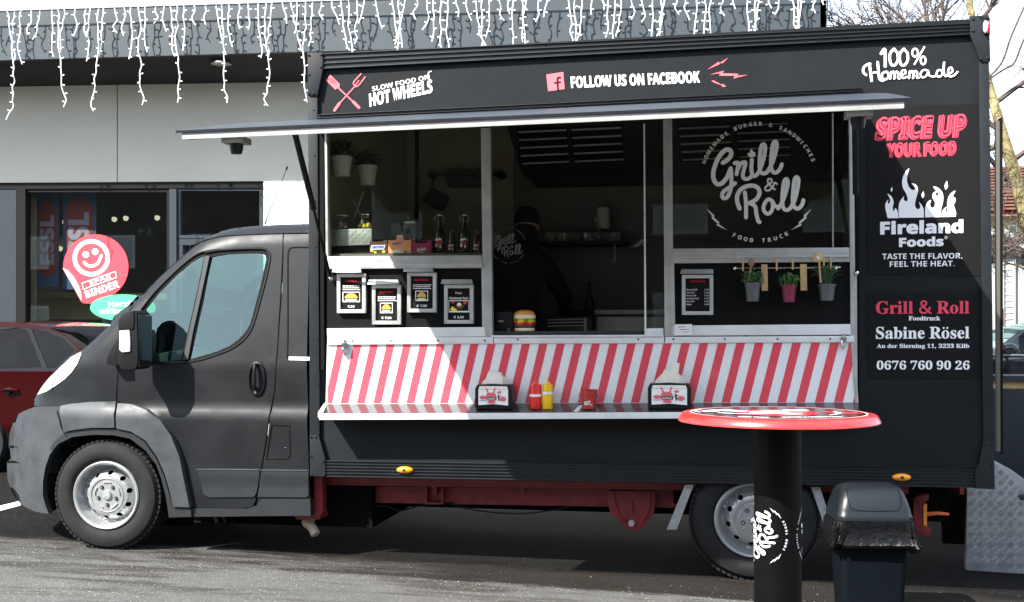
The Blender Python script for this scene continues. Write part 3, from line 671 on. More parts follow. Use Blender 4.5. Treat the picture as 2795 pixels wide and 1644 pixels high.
M().tube([W(-45, 1300, 3.345), W(-33, 1010, 3.345), W(-33, 900, 3.45)], .004, 4).build('door_gap', K['seal'], A_)
def shifted(p, du, dv, s=1.0): return [((u)*s+du, (v-V0)*s+V0+dv) for u, v in p]
S2 = lambda p: [(2900+(262-u)*.62-150, 1000+(v-960)*.62-10) for u, v in p]
car('parked_car', 'glossy black car with door mirror behind the truck at the right edge', K['carblk'], 9.0, S2(prof2)[::-1][0:0] or [(2690, 1075), (2690, 985), (2700, 972), (2740, 938), (2790, 902), (2860, 884), (2960, 884), (3040, 915), (3090, 960), (3120, 985), (3130, 1075), (3040, 1085), (2760, 1085)], 972,
    [[(2752, 970), (2760, 940), (2800, 908), (2865, 893), (2880, 970)], [(2890, 970), (2890, 893), (2950, 893), (3020, 920), (3050, 970)]],
    [(2745, 1075), (3040, 1075)], .30, 1110,
    uv=[('bonnet', 1, 3, K['carblk']), ('windscreen', 3, 5, K['glass']), ('roof', 5, 7, K['carblk']), ('rear_screen', 7, 9, K['glass']), ('boot_lid', 9, 10, K['carblk'])])
A_ = [o for o in bpy.data.objects if o.name == 'parked_car.001'][0]
M().ball(W(2758, 952, 8.85), .1, 12, sc_=(1.1, .6, .75)).build('door_mirror', K['carblk'], A_, smooth=True)
M().tube([W(2700, 968, 8.97), W(2900, 972, 8.97)], .012, 5).build('chrome_strip', K['chrome'], A_)
# a car beside the photographer's left, which the photo shows only mirrored in the shop window
w_ = [o for o in bpy.data.objects if o.name == 'parked_car'][0]
cc_ = copy_tree(w_, (-15.2, -3.0, 0), math.pi, 'silver car seen only as a reflection at the foot of the shop window')
for d in cc_.children:
    if d.data.materials and d.data.materials[0] == K['carred']: d.data = d.data.copy(); d.data.materials[0] = K['carsil']
# unseen block added across the lot to darken what the glass mirrors and the shade
fb = thing('unseen_dark_block', (-4, -27, 0), 'long dark brown block, unseen, added across the lot to darken reflections', 'building')
M().box(-34, 28, -34, -27, 0, 8.2).build('wall', mat('brown_render', (.07, .06, .05), .9, 0, .2, .6), fb)
M().prism([(-34.5, -26.6, 8.2), (-34.5, -34.4, 8.2), (-34.5, -30.5, 10.2)], (63, 0, 0)).build('roof', K['roof'], fb)
for i in range(14):
    for z in (1.0, 4.2):
        f = M().box(-32+i*4.3, -30.4+i*4.3, -27.0, -26.93, z, z+1.5).build('window', K['white'], fb); M().box(-31.9+i*4.3, -30.5+i*4.3, -26.93, -26.91, z+.1, z+1.4).build('pane', K['glassS'], f)
c0_ = thing('low_container', (W(2760, 1000, 2.9).x, 2.9, 0), 'dark navy metal container with a tan board on its rim behind the truck', 'container')
xl = W(2560, 1000, 2.4).x
M().box(xl, xl+3, 2.4, 4.2, -.02, W(2760, 1062, 2.4).z).build('container_wall', K['navy'], c0_, bevel=.01)
zt = W(2760, 1062, 2.4).z
M().box(xl, xl+3, 2.42, 2.6, zt+.002, zt+.055).build('rim_board', K['wood'], c0_); M().box(xl-.01, xl+3, 2.38, 2.64, zt+.057, zt+.10).build('top_rail', K['wframe'], c0_)
# ============================================================ THE FOOD TRUCK
TR = thing('food_truck', (-1.5, 1.05, 0), 'matte dark grey food truck with open serving hatch and red white striped panel', 'food truck')
BW = 2.15                                        # width of the box body
def tp(name, m_, pts, y0, y1, parent=TR, **k): return M().pp(pts, y0, y1).build(name, m_, parent, **k)
# --- box shell
tp('side_panel', K['box'], [(881, 188), (2645, 94), (2645, 100), (2352, 262), (868, 332), (868, 190)], .012, .045)
tp('side_panel', K['box'], [(2352, 262), (2646, 94), (2690, 94), (2706, 1283), (2345, 1276), (2345, 262)], .0125, .045)
tp('side_panel', K['box'], [(884, 1098), (2345, 1098), (2345, 1276), (881, 1257)], .0128, .045)
tp('side_panel', K['box'], [(840, 150), (868, 150), (868, 335), (884, 335), (884, 1257), (846, 1257)], .013, .045)
def rail(pts, n, nm):                             # painted extrusion with raised ribs
    (a, b, c, d) = pts; r = tp(nm, K['boxrail'], pts, -.006, .03)
    for i in range(n+1):
        t0 = i/n*.94; t1 = t0+.06 if i in (0, n) else t0+.05
        L_ = lambda p, q, t: (p[0]+(q[0]-p[0])*t, p[1]+(q[1]-p[1])*t)
        tp('rib', K['boxrail'], [L_(a, d, t0), L_(b, c, t0), L_(b, c, t1), L_(a, d, t1)], -.016, -.006, r, bevel=.002)
rail([(881, 146), (2650, 63), (2650, 94), (881, 188)], 3, 'top_rail')
rail([(881, 1257), (2662, 1283), (2662, 1332), (884, 1302)], 5, 'bottom_rail')
rail([(868, 313), (2352, 240), (2352, 264), (868, 340)], 3, 'hinge_rail')
tp('corner_post', K['boxrail'], [(841, 262), (866, 262), (872, 1186), (846, 1186)], -.012, .03, bevel=.003)
tp('corner_post', K['boxrail'], [(2672, 168), (2700, 168), (2714, 1210), (2684, 1210)], -.012, .03, bevel=.004)
tp('post_groove', K['seal'], [(872, 340), (884, 340), (884, 1010), (874, 1010)], -.002, .01)
def plate(pts, bolts, lab=None):
    r = tp('corner_plate', K['boxrail'], pts, -.022, -.001, bevel=.003)
    for u, v in bolts: M().lathe([(.0, -.008), (.006, -.007), (.009, 0)], W(u, v, -.022), (0, 1, 0), 10).build('rivet', K['boxrail'], r, smooth=True)
plate([(839, 144), (881, 144), (881, 188), (866, 261), (841, 261)], [(843, 151), (877, 150), (843, 204), (876, 183), (843, 255), (856, 255)])
plate([(845, 1187), (869, 1187), (887, 1250), (888, 1302), (846, 1300)], [(849, 1193), (862, 1193), (849, 1244), (882, 1259), (849, 1297), (884, 1297)])
plate([(2648, 44), (2700, 41), (2704, 168), (2676, 168), (2652, 105), (2648, 95)], [(2656, 52), (2678, 47), (2656, 84), (2677, 161), (2695, 159), (2694, 48)])
plate([(2684, 1206), (2713, 1208), (2716, 1336), (2662, 1334), (2662, 1283), (2672, 1270)], [(2689, 1214), (2706, 1214), (2707, 1272), (2664, 1286), (2666, 1329), (2706, 1330)])
for i in range(7): M().lathe([(.0, -.005), (.004, -.004), (.006, 0)], W(856+i*2, 300+i*125, -.012), (0, 1, 0), 8).build('rivet', K['boxrail'], TR)
XL, XR = W(842, 800).x, W(2706, 800).x
ZT, ZT2, ZB = W(842, 150).z, W(2700, 48).z, .52
m = M(); m.prism([(XL, .03, ZT-.02), (XR, .03, ZT2-.02), (XR, .03, ZT2+.005), (XL, .03, ZT+.005)], (0, BW-.03, 0)); m.build('roof_panel', K['box'], TR)
def inner(nm, mt, x0, x1, y0, y1, z0, z1): return M().box(x0, x1, y0, y1, z0, z1).build(nm, mt, TR)
inner('front_wall', K['cream'], XL+.005, XL+.04, .046, BW-.04, .70, ZT-.03)
inner('rear_wall', K['cream'], XR-.05, XR-.01, .046, BW-.04, .70, ZT2-.03)
inner('back_wall', K['cream'], XL+.041, XR-.051, BW-.06, BW-.03, .70, ZT-.03)
inner('outer_back_wall', K['box'], XL, XR, BW-.028, BW, .52, ZT-.02)
inner('ceiling', K['cream'], XL+.041, XR-.051, .046, BW-.061, ZT-.10, ZT-.05)
inner('box_floor', K['innerD'], XL+.002, XR-.002, .047, BW-.029, .60, .69)
inner('front_skin', K['box'], XL-.004, XL+.004, .046, BW-.001, .55, ZT-.03)
# stainless lining of the kitchen wall and its seam
tp('wall_lining', K['innerD'], [(1402, 300), (2300, 300), (2300, 1100), (1402, 1100)], BW-.075, BW-.062)
tp('wall_seam', K['blk'], [(1132, 340), (1143, 340), (1143, 760), (1132, 760)], BW-.07, BW-.062)
# --- aluminium window structure
def al(nm, pts, y0=-.008, y1=.05, mt='alu', par=TR): return M().pp(pts, y0, y1).build(nm, K[mt], par, bevel=.003)
al('mullion', [(1312, 350), (1337, 349), (1343, 919), (1320, 919)]); al('mullion', [(1331, 352), (1338, 352), (1344, 917), (1338, 917)], -.014, -.006)
al('mullion', [(1810, 326), (1834, 325), (1838, 919), (1814, 919)]); al('mullion', [(1822, 330), (1824, 330), (1828, 915), (1826, 915)], -.014, -.006)
al('frame_post', [(2317, 306), (2336, 305), (2341, 1100), (2334, 1100), (2322, 930)]); al('frame_post', [(886, 352), (892, 352), (896, 700), (889, 700)])
al('window_rail', [(893, 700), (1314, 697), (1318, 728), (893, 733)], -.010); al('rail_step', [(893, 722), (1318, 717), (1318, 730), (893, 735)], -.022, -.008)
al('window_rail', [(1835, 679), (2318, 676), (2320, 715), (1836, 719)], -.010); al('rail_step', [(1836, 700), (2319, 697), (2319, 703), (1836, 706)], -.020, -.008)
al('lower_rail', [(892, 897), (1322, 893), (1325, 919), (893, 922)], -.012, .05, 'aluw'); al('lower_rail', [(1836, 889), (2321, 885), (2323, 914), (1837, 917)], -.012, .05, 'aluw')
for pts, bl in (([(893, 922.5), (1346, 920), (1346, 938), (893, 941)], (961, 1067, 1195, 1323)), ([(1348, 920), (1813, 920), (1813, 937), (1348, 938)], (1413, 1742)), ([(1816, 920), (2330, 917), (2332, 934), (1816, 937)], (1838, 1978, 2122, 2266))):
    r = al('hinge_strip', pts, -.016, .04, 'aluw')
    for u in bl: M().lathe([(0, -.004), (.004, -.004), (.006, 0)], W(u, pts[0][1]+8-.002*(u-900), -.016), (0, 1, 0), 10).build('rivet', K['wframe'], r)
al('counter_sill', [(1340, 916), (1812, 914), (1812, 919.5), (1340, 921)], -.03, .05, 'aluw')
al('sliding_track', [(1759, 897), (1811, 896), (1811, 914), (1759, 915)], .0, .04, 'aluw'); al('sliding_pane_edge', [(1756, 338), (1760, 338), (1764, 897), (1759, 897)], .01, .03, 'aluw')
al('sliding_pane_edge', [(2271, 308), (2275, 308), (2275.5, 677), (2272, 677)], .012, .03, 'alu')
tp('window_pane', K['glassT'], [(892, 350), (1313, 350), (1317, 699), (892, 702)], .018, .024)
tp('window_pane', K['glassT'], [(1760, 330), (1811, 330), (1812, 898), (1763, 898)], .018, .024)
tp('window_pane', K['glassT'], [(1836, 322), (2318, 306), (2320, 677), (1836, 681)], .018, .024)
tp('menu_board', K['board'], [(893, 730), (1319, 727), (1322, 896), (893, 899)], .008, .03)
tp('menu_board', K['board'], [(1838, 716), (2320, 714), (2322, 888), (1838, 891)], .008, .03)
al('rail_step', [(893, 732.5), (1318, 729.5), (1318, 732), (893, 735)], -.012, .01); 
for x0, y0, x1, y1 in ((1314, 733, 1320, 893),): al('board_trim', [(x0, y0), (x1, y0), (x1+2, y1), (x0+2, y1)], -.006, .02)
al('board_trim', [(1834, 719), (1840, 719), (1843, 889), (1836, 889)], -.006, .02)
# striped flap
fl = tp('striped_flap', K['whiteG'], [(893, 939), (2334, 932), (2343, 1104), (889, 1108)], .0, .02)
XA, XB = W(893, 1000).x+.004, W(2340, 1000).x-.004
zt_, zb_ = lambda x: W(900, 941.5).z+(W(2334, 935.5).z-W(900, 941.5).z)*(x-XA)/(XB-XA), lambda x: W(900, 1101).z+(W(2334, 1098).z-W(900, 1101).z)*(x-XA)/(XB-XA)
p0 = W(965.5, 941).x
for i in range(-3, 34):
    xt = p0+.1042*i; q = [(xt, 0), (xt+.049, 0), (xt+.049-.084, 1), (xt-.084, 1)]
    def clip(q, X, keep):
        out = []
        for k in range(len(q)):
            a, b = q[k], q[(k+1) % len(q)]; ia, ib = keep(a[0], X), keep(b[0], X)
            if ia: out.append(a)
            if ia != ib: t = (X-a[0])/(b[0]-a[0]); out.append((X, a[1]+(b[1]-a[1])*t))
        return out
    q = clip(q, XA, lambda x, X: x >= X); q = clip(q, XB, lambda x, X: x <= X) if q else q
    if len(q) < 3: continue
    M().add([(x, -.002, zt_(x)+(zb_(x)-zt_(x))*t) for x, t in q], [tuple(range(len(q)))]).build('red_stripe', K['redG'], fl)
for u, v in ((941, 948), (2303, 930)):
    m = M(); m.pp([(u-9, v-12), (u+8, v-12), (u+8, v+16), (u-9, v+16)], -.03, -.004); m.pp([(u-3, v-20), (u+3, v-20), (u+3, v-12), (u-3, v-12)], -.024, -.004); m.pp([(u-2, v+16), (u+2, v+16), (u+1, v+26), (u-2, v+26)], -.02, -.006)
    m.tube([W(u-6, v, -.034), W(u-6, v+14, -.034)], .005, 8); m.build('toggle_latch', K['chrome'], TR, bevel=.002)
# folding counter shelf
CY = -.17
ca, cb, cc, cd = W(893, 1103, .0), W(2342, 1099, .0), W(2350, 1117, CY), W(873, 1109, CY)
cc.z = ca.z-.035+(cb.z-ca.z); cd.z = ca.z-.045
sh = M().prism([ca, cb, cc, cd], (0, 0, -.012)).build('counter_shelf', K['granite'], TR)
M().prism([cd+Vector((0, .001, -.002)), cc+Vector((0, .001, -.002)), cc+Vector((0, -.014, -.002)), cd+Vector((0, -.014, -.002))], (0, 0, -.036)).build('shelf_edge', K['aluw'], sh, bevel=.003)
M().prism([ca+Vector((-.02, 0, .004)), ca+Vector((.0, 0, .004)), cd+Vector((.022, -.01, .006)), cd+Vector((-.008, -.01, .006))], (0, 0, -.03)).build('shelf_end', K['aluw'], sh)
# flap hinges and drain
# --- fold-up awning hatch
HL, HR = W(868, 335), W(2352, 264)
AF = 1.70
FL_, FR_ = Vector((-2.50, -AF, 2.342)), Vector((.790, -AF, 2.376))
aw = thing('awning_tmp', (0, 0, 0), None, None); bpy.data.objects.remove(aw)
hl, hr = Vector((FL_.x+.06, -.03, HL.z)), Vector((FR_.x-.03, -.03, HR.z))
def bil(s, t, dz=0): a = hl.lerp(hr, s); b = FL_.lerp(FR_, s); p = a.lerp(b, t); p.z += dz+.035*4*t*(1-t)*.5; return p
m = M(); V = [bil(i/20, j/8) for j in range(9) for i in range(21)]+[bil(i/20, j/8, -.012) for j in range(9) for i in range(21)]
n = 189; fs = [(j*21+i, j*21+i+1, (j+1)*21+i+1, (j+1)*21+i) for j in range(8) for i in range(20)]
fs += [tuple(k+n for k in f) for f in fs]; bd_ = [i for i in range(21)]+[21*j+20 for j in range(1, 9)]+[168+i for i in range(19, -1, -1)]+[21*j for j in range(7, 0, -1)]
fs += [(bd_[k], bd_[(k+1) % len(bd_)], bd_[(k+1) % len(bd_)]+n, bd_[k]+n) for k in range(len(bd_))]
m.add(V, fs); hatch = m.build('serving_hatch', mat('hatch_outer', (.007, .008, .0095), .42, 0, .25, 3, .05, 40, .2), TR, smooth=True)
def under(s0, s1, t0, t1, dz0, dz1, nm, mt): 
    a, b, c, d = bil(s0, t0, dz0), bil(s1, t0, dz0), bil(s1, t1, dz0), bil(s0, t1, dz0)
    return M().prism([a, b, c, d], (0, 0, dz1-dz0)).build(nm, mt, hatch, bevel=.003)
under(.008, .992, .975, .995, -.0125, -.044, 'front_lip', K['aluf']); under(.008, .02, .03, .974, -.0125, -.05, 'side_lip', K['alu']); under(.98, .992, .03, .974, -.0125, -.05, 'side_lip', K['alu'])
under(.022, .978, .04, .97, -.013, -.02, 'hatch_lining', mat('hatch_lining', (.35, .35, .33), .6))
for s in (.075, .94):
    c = bil(s, .93, -.065); m = M(); m.box(c.x-.055, c.x+.055, c.y-.05, c.y+.05, c.z-.018, c.z+.012); m.build('spotlight_housing', K['alu'], hatch, bevel=.004)
    M().lathe([(0, -.05), (.025, -.048), (.032, -.02), (.032, 0)], (c.x, c.y, c.z-.016), (0, 0, 1), 14).build('spotlight', K['blk'], hatch, smooth=True)
# gas struts
for a, b in ((W(903, 760, -.02), bil(.052, .42, -.03)), (W(2338, 745, -.02), bil(.975, .34, -.03))):
    mid = b.lerp(a, .52); s = M().tube([b, mid], .017, 10).build('gas_strut', K['blk'], TR, smooth=True)
    M().tube([mid, a], .008, 8).build('strut_rod', K['seal'], s); M().ball(a, .016, 10).build('ball_joint', K['chrome'], s, smooth=True); M().ball(b, .016, 10).build('ball_joint', K['chrome'], s, smooth=True)
# rear door seen past the corner
xe = W(2716, 800).x
tp('door_edge', K['innerD'], [(2719, 330), (2729, 330), (2732, 1233), (2722, 1233)], .02, .06); tp('door_seal', K['seal'], [(2729, 323), (2737, 318), (2738, 1240), (2732, 1240)], .015, .07)
for v0, v1, mt in ((560, 585, 'redlens'), (843, 892, 'redlens'), (895, 935, 'white'), (937, 955, 'redlens')): tp('reflective_tape', K[mt], [(2737.5, v0), (2740, v0), (2740, v1), (2737.5, v1)], .02, .06)
# marker lamps
r = M().ball(W(2690, 74, -.045), .030, 14, sc_=(.45, .5, 1.2)).build('marker_lamp', K['clear'], TR, smooth=True); M().ball(W(2697, 75, -.04), .032, 14, sc_=(.4, .5, 1.2)).build('red_lens', K['redlens'], r, smooth=True)
tp('lamp_base', K['seal'], [(2684, 56), (2702, 54), (2703, 94), (2698, 97), (2686, 92)], -.034, -.02, r, bevel=.003)
for u, v in ((1105, 1283), (2461, 1303)):
    r = M().ball(W(u, v, -.02), .052, 18, sc_=(1, .42, .42)).build('side_marker', K['amber'], TR, smooth=True); M().lathe([(.006, -.024), (.009, -.026), (.009, -.02)], W(u, v, -.02), (0, 1, 0), 14).build('bulb', K['beer2'], r)
# --- printing on the side
def put(A, nm, mt, lift=.003): return A.place(nm, K[mt], TR, .012, lift)
tp('vinyl_sheet', K['vinyl'], [(2364, 292), (2674, 284), (2678, 754), (2366, 750)], .0095, .0119); tp('vinyl_sheet', K['vinyl'], [(2364, 797), (2674, 797), (2676, 1036), (2366, 1034)], .0095, .0119)
A = Art(2.52, 2.52, 820, 0)
A.poly([(175, 552), (207, 516), (272, 580), (270, 602), (240, 618)]); A.stroke([(255, 600), (362, 700)], 9, 1); A.stroke([(365, 702), (404, 742)], 19, 1)
A.stroke([(385, 585), (275, 708)], 9, 1); A.stroke([(270, 712), (236, 760)], 19, 1); A.stroke([(418, 510), (368, 566), (372, 585), (394, 596), (446, 532)], 9, 3); A.stroke([(385, 580), (403, 556)], 8, 1)
put(A, 'utensil_print', 'pink')
A = Art(2.52, 2.52, 820, 0)
for k in range(3): A.stroke([(207+k*16-18, 538+k*-2+k*4), (238+k*14-18, 572+k*2)], 4, 1)
put(A, 'utensil_slots', 'box', .005)
A = Art(2.52, 2.52, 820, 0)
A.text('SLOW FOOD ON', (496, 630), (890, 546), (492, 598), 'sans', .0); A.stroke([(878, 530), (882, 500), (900, 492)], 7, 2)
put(A, 'slogan_print', 'white')
A = Art(2.52, 2.52, 820, 0); A.text('HOT WHEELS', (478, 736), (908, 638), (474, 646), 'sans', .018); put(A, 'slogan_print', 'white')
A = Art(2.52, 2.52, 820, 0); A.poly([(1692, 514), (1808, 497), (1818, 614), (1704, 630)]); put(A, 'social_badge', 'pink')
A = Art(2.52, 2.52, 820, 0); A.stroke([(1788, 536), (1772, 536), (1768, 556), (1772, 618)], 12, 4); A.stroke([(1748, 572), (1788, 566)], 10, 1); put(A, 'badge_letter', 'box', .005)
A = Art(); A.text('FOLLOW US ON FACEBOOK', (1560, 241), (1910, 226), (1558, 210), 'sans', .016); put(A, 'slogan_print', 'white')
A = Art(2.5327, 2.5327, 1800, 0)
A.poly([(332, 482), (410, 428), (413, 438), (475, 402), (436, 440), (424, 436), (412, 448)]); A.poly([(347, 518), (446, 490), (437, 508), (545, 512), (540, 524), (612, 519), (512, 545), (518, 526), (412, 526), (420, 508)])
A.poly([(358, 560), (375, 558), (425, 585), (438, 582), (462, 600), (432, 604), (435, 594), (375, 572)])
put(A, 'bolt_print', 'pink')
A = Art(2.5327, 2.5327, 1800, 0)       # 100% Homemade, pen lettering
S = lambda p, w=24: A.stroke(p, w)
S([(1532, 372), (1558, 345), (1560, 460)], 20)
for c in (1622, 1690): S([(c-1, 340), (c-27, 370), (c-30, 415), (c-18, 450), (c+6, 450), (c+26, 415), (c+24, 368)], 17); S([(c-1, 340), (c+24, 368)], 16)
S([(1830, 328), (1762, 446)], 12); A.stroke([(1766+20*math.cos(t*math.pi/4), 366+27*math.sin(t*math.pi/4)) for t in range(8)], 13, 3, True); A.stroke([(1822+17*math.cos(t*math.pi/4), 420+27*math.sin(t*math.pi/4)) for t in range(8)], 13, 3, True)
S([(1428, 520), (1408, 500), (1412, 468), (1438, 447), (1456, 444)], 16); S([(1452, 455), (1466, 560)], 18); S([(1508, 432), (1512, 480), (1520, 545), (1545, 560)], 17); S([(1460, 508), (1512, 500)], 12)
def o_(x, y): S([(x+8, y-32), (x-18, y-22), (x-22, y+8), (x-4, y+22), (x+20, y+8), (x+20, y-20), (x+8, y-32)], 14)
o_(1560, 530)
def mm_(x, y, s=1):
    S([(x-18, y+18), (x-12, y-28)], 14); S([(x-12, y-15), (x+2, y-30), (x+12, y-18), (x+10, y+18)], 14); S([(x+12, y-15), (x+26, y-30), (x+38, y-18), (x+36, y+12), (x+48, y+16)], 14)
mm_(1612, 528); S([(1672, 522), (1700, 508), (1696, 488), (1676, 492), (1670, 520), (1684, 542), (1712, 532)], 12)
mm_(1742, 524); S([(1796, 517), (1826, 500), (1822, 482), (1802, 488), (1796, 514), (1808, 536), (1838, 526)], 12) if 0 else None
S([(1856, 492), (1826, 486), (1804, 510), (1812, 536), (1840, 530), (1858, 497), (1864, 524), (1892, 532), (1912, 524)], 12)
S([(1952, 490), (1926, 488), (1914, 512), (1924, 532), (1946, 526), (1960, 490), (1966, 430), (1964, 500), (1976, 528), (1990, 522)], 13)
S([(1992, 515), (2022, 498), (2018, 472), (2000, 476), (1994, 506), (2004, 530), (2034, 524), (2058, 500)], 13)
put(A, 'homemade_print', 'white')
for s, bl, br, tl, sl in (('SPICE UP', (2392, 382), (2632, 372), (2398, 322), 9), ('YOUR FOOD', (2424, 428), (2610, 422), (2424, 392), 5)):
    for k, (mt, of, dx, dy) in enumerate((('spice', .045, -2.2, 3.2), ('spice', .045, -.8, 1), ('vinyl', .0, .8, -.8), ('spice', -.022, .8, -.8))):
        A = Art(); A.text(s, (bl[0]+dx, bl[1]+dy), (br[0]+dx, br[1]+dy), (tl[0]+dx, tl[1]+dy), 'sans', of); put(A, 'slogan_print', mt, .003+.0012*k)
A = Art(3.705, 3.705, 2250, 250)        # flames
def flame(p): A.poly(smooth_path([Vector(q) for q in p], 4, False))
def flamepoly(base, pts):
    q = smooth_path([Vector(p) for p in pts], 4); q = [tuple(p) for p in q]+base
    t = geometry.tessellate_polygon([[Vector((p[0], p[1], 0)) for p in q]]); A.add([(p[0], p[1], 0) for p in q], [tuple(f) for f in t])
flamepoly([], [(640, 1282), (618, 1190), (618, 1135), (645, 1095), (640, 1130), (658, 1130), (664, 1090), (638, 1035), (680, 1065), (700, 1120), (690, 1175), (702, 1215), (718, 1180), (740, 1215), (750, 1282)])
flamepoly([], [(756, 1278), (750, 1200), (760, 1120), (805, 1060), (800, 1090), (825, 1112), (842, 1095), (830, 1040), (792, 970), (788, 890), (815, 820), (858, 780), (838, 850), (838, 920), (865, 980), (900, 998), (918, 975), (880, 930), (930, 950), (945, 1010), (920, 1110), (918, 1165), (945, 1192), (970, 1170), (958, 1120), (1000, 1180), (1006, 1276)])
flamepoly([], [(1020, 1274), (1018, 1185), (1040, 1125), (1078, 1098), (1066, 1145), (1086, 1178), (1112, 1165), (1118, 1120), (1095, 1080), (1098, 1030), (1135, 1008), (1125, 1040), (1140, 1058), (1150, 1030), (1100, 965), (1150, 975), (1195, 1030), (1200, 1110), (1180, 1190), (1180, 1270)])
flamepoly([], [(1184, 1270), (1195, 1205), (1232, 1170), (1228, 1210), (1244, 1222), (1240, 1150), (1250, 1080), (1280, 1030), (1325, 1004), (1300, 1060), (1325, 1080), (1322, 1120), (1308, 1150), (1330, 1220), (1328, 1266)])
for x, y, s in ((680, 992, 1), (996, 1045, 1.4), (1232, 950, 1.8)): flamepoly([], [(x+4*s, y-26*s), (x-9*s, y), (x-3*s, y+24*s), (x+10*s, y+6*s)])
put(A, 'flame_print', 'white')
A = Art(); A.text('Fireland', (2404, 641), (2627, 636), (2404, 606), 'sans', .022); put(A, 'sponsor_print', 'white'); A = Art(); A.text('Foods', (2455, 675), (2574, 672), (2455, 650), 'sans', .022)
A.stroke([(2582+4*math.cos(t*math.pi/4), 649+4*math.sin(t*math.pi/4)) for t in range(8)], 1.2, 2, True); A.text('R', (2580, 651), (2584, 651), (2580, 646.5), 'sans')
put(A, 'sponsor_print', 'white'); A = Art(); A.text('TASTE THE FLAVOR.', (2408, 708), (2626, 706), (2408, 693), 'sans', .0); put(A, 'sponsor_print', 'white'); A = Art(); A.text('FEEL THE HEAT.', (2428, 729), (2605, 727), (2428, 714), 'sans', .0); put(A, 'sponsor_print', 'white')
A = Art(); A.text('Grill & Roll', (2391, 857), (2645, 856), (2391, 823), 'serif', .006); put(A, 'name_print', 'spice')
A = Art(); A.text('Foodtruck', (2480, 875), (2566, 875), (2480, 863), 'serif', .01); put(A, 'address_print', 'white'); A = Art(); A.text('Sabine Rosel', (2391, 925), (2645, 924), (2391, 893), 'serif', .006, uml=8); put(A, 'address_print', 'white'); A = Art()
A.text('An der Sierning 11, 3233 Kilb', (2393, 950), (2645, 950), (2393, 939), 'serif', .01); put(A, 'address_print', 'white'); A = Art(); A.text('0676 760 90 26', (2393, 1009), (2646, 1009), (2393, 986), 'serif', .006); put(A, 'address_print', 'white')
A = Art(2.245, 2.245, 1780, 280); logo(A); A.place('window_logo', K['letter'], TR, .017, .003)
# --- chassis under the box
def ch(nm, pts, y0, y1, mt='redchassis', **k): return tp(nm, K[mt], pts, y0, y1, **k)
ch('chassis_beam', [(870, 1326), (1870, 1339), (1870, 1387), (870, 1370)], .42, .50); ch('floor_beam', [(870, 1303), (2480, 1330), (2480, 1348), (870, 1324)], .30, .36)
ch('chassis_beam', [(870, 1330), (2690, 1350), (2690, 1400), (870, 1374)], 1.55, 1.63)
for u in (960, 1180, 1420, 1650, 1880, 2120, 2400, 2620): ch('cross_member', [(u, 1304+.0165*(u-884)), (u+12, 1304+.0165*(u-884)), (u+12, 1350), (u, 1350)], .37, 1.9)
m = M(); m.pp([(1160, 1330), (1165, 1330), (1165, 1376), (1160, 1376)], .36, .42); m.pp([(1205, 1331), (1210, 1331), (1209, 1376), (1205, 1376)], .36, .42); m.pp([(1160, 1372), (1209, 1372), (1209, 1377), (1160, 1377)], .359, .42); m.build('beam_bracket', K['redchassis'], TR)
r = ch('spring_hanger', [(1659, 1340), (1788, 1341), (1790, 1368), (1785, 1400), (1772, 1422), (1758, 1438), (1742, 1447), (1716, 1447), (1700, 1437), (1686, 1420), (1667, 1405), (1660, 1380)], .34, .40, bevel=.006)
for P in ([(1676, 1345), (1684, 1390), (1712, 1432)], [(1774, 1345), (1770, 1392), (1746, 1434)], [(1725, 1367), (1725, 1400)]): M().tube(smooth_path([W(u, v, .338) for u, v in P], 3), .008, 6).build('rib', K['redchassis'], r)
M().lathe([(0, -.03), (.014, -.03), (.014, -.012), (.022, -.012), (.022, 0)], W(1724, 1428, .34), (0, 1, 0), 6).build('hanger_bolt', K['alu'], r)
ch('front_bracket', [(858, 1303), (879, 1303), (881, 1400), (870, 1412), (858, 1410)], .13, .2); ch('front_bracket', [(800, 1405), (872, 1405), (872, 1418), (810, 1418)], .14, .3)
m = M(); m.tube(smooth_path([W(1010, 1385, .8), W(900, 1405, .5), W(838, 1422, .32), W(850, 1438, .28), W(862, 1459, .26)], 5), .030, 12); m.build('exhaust_pipe', K['exh'], TR, smooth=True)
for P in ([(880, 1365), (960, 1372), (1060, 1384), (1090, 1395), (1150, 1380), (1240, 1372)], [(1240, 1380), (1320, 1396), (1420, 1402), (1500, 1394), (1560, 1382)]): M().tube(smooth_path([W(u, v, .40) for u, v in P], 4), .005, 5).build('brake_line', K['blk'], TR)
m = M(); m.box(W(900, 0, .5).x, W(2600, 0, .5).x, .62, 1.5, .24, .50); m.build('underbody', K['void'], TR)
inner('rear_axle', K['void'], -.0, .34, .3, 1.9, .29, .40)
for pts in ([(1870, 1324), (1893, 1324), (1847, 1446), (1820, 1446)], [(2214, 1330), (2238, 1330), (2278, 1452), (2256, 1452)]):
    r = tp('splash_strip', K['diam'], pts, .05, .056); a, b, c, d = [Vector(p) for p in pts]; m = M()
    for k in range(9):
        for j in range(4):
            o_2 = a.lerp(d, (k+.5)/9); e = b.lerp(c, (k+.5)/9); p = o_2.lerp(e, .25+.16*j); s = 1 if k % 2 else -1
            m.tube([W(p.x-2.4, p.y-3.6*s, .049), W(p.x+2.4, p.y+3.6*s, .049)], .0022, 3)
    q = m.build('tread_pattern', K['diam'], r, weld=False); q['kind'] = 'stuff'
ch('tow_bracket', [(2493, 1360), (2510, 1352), (2536, 1349), (2536, 1364), (2526, 1370), (2521, 1378), (2521, 1428), (2528, 1437), (2540, 1444), (2541, 1460), (2534, 1465), (2505, 1456), (2494, 1446)], .5, .56, bevel=.004)
ch('towing_socket', [(2521, 1378), (2530, 1376), (2530, 1436), (2521, 1434)], .49, .55, 'amber')
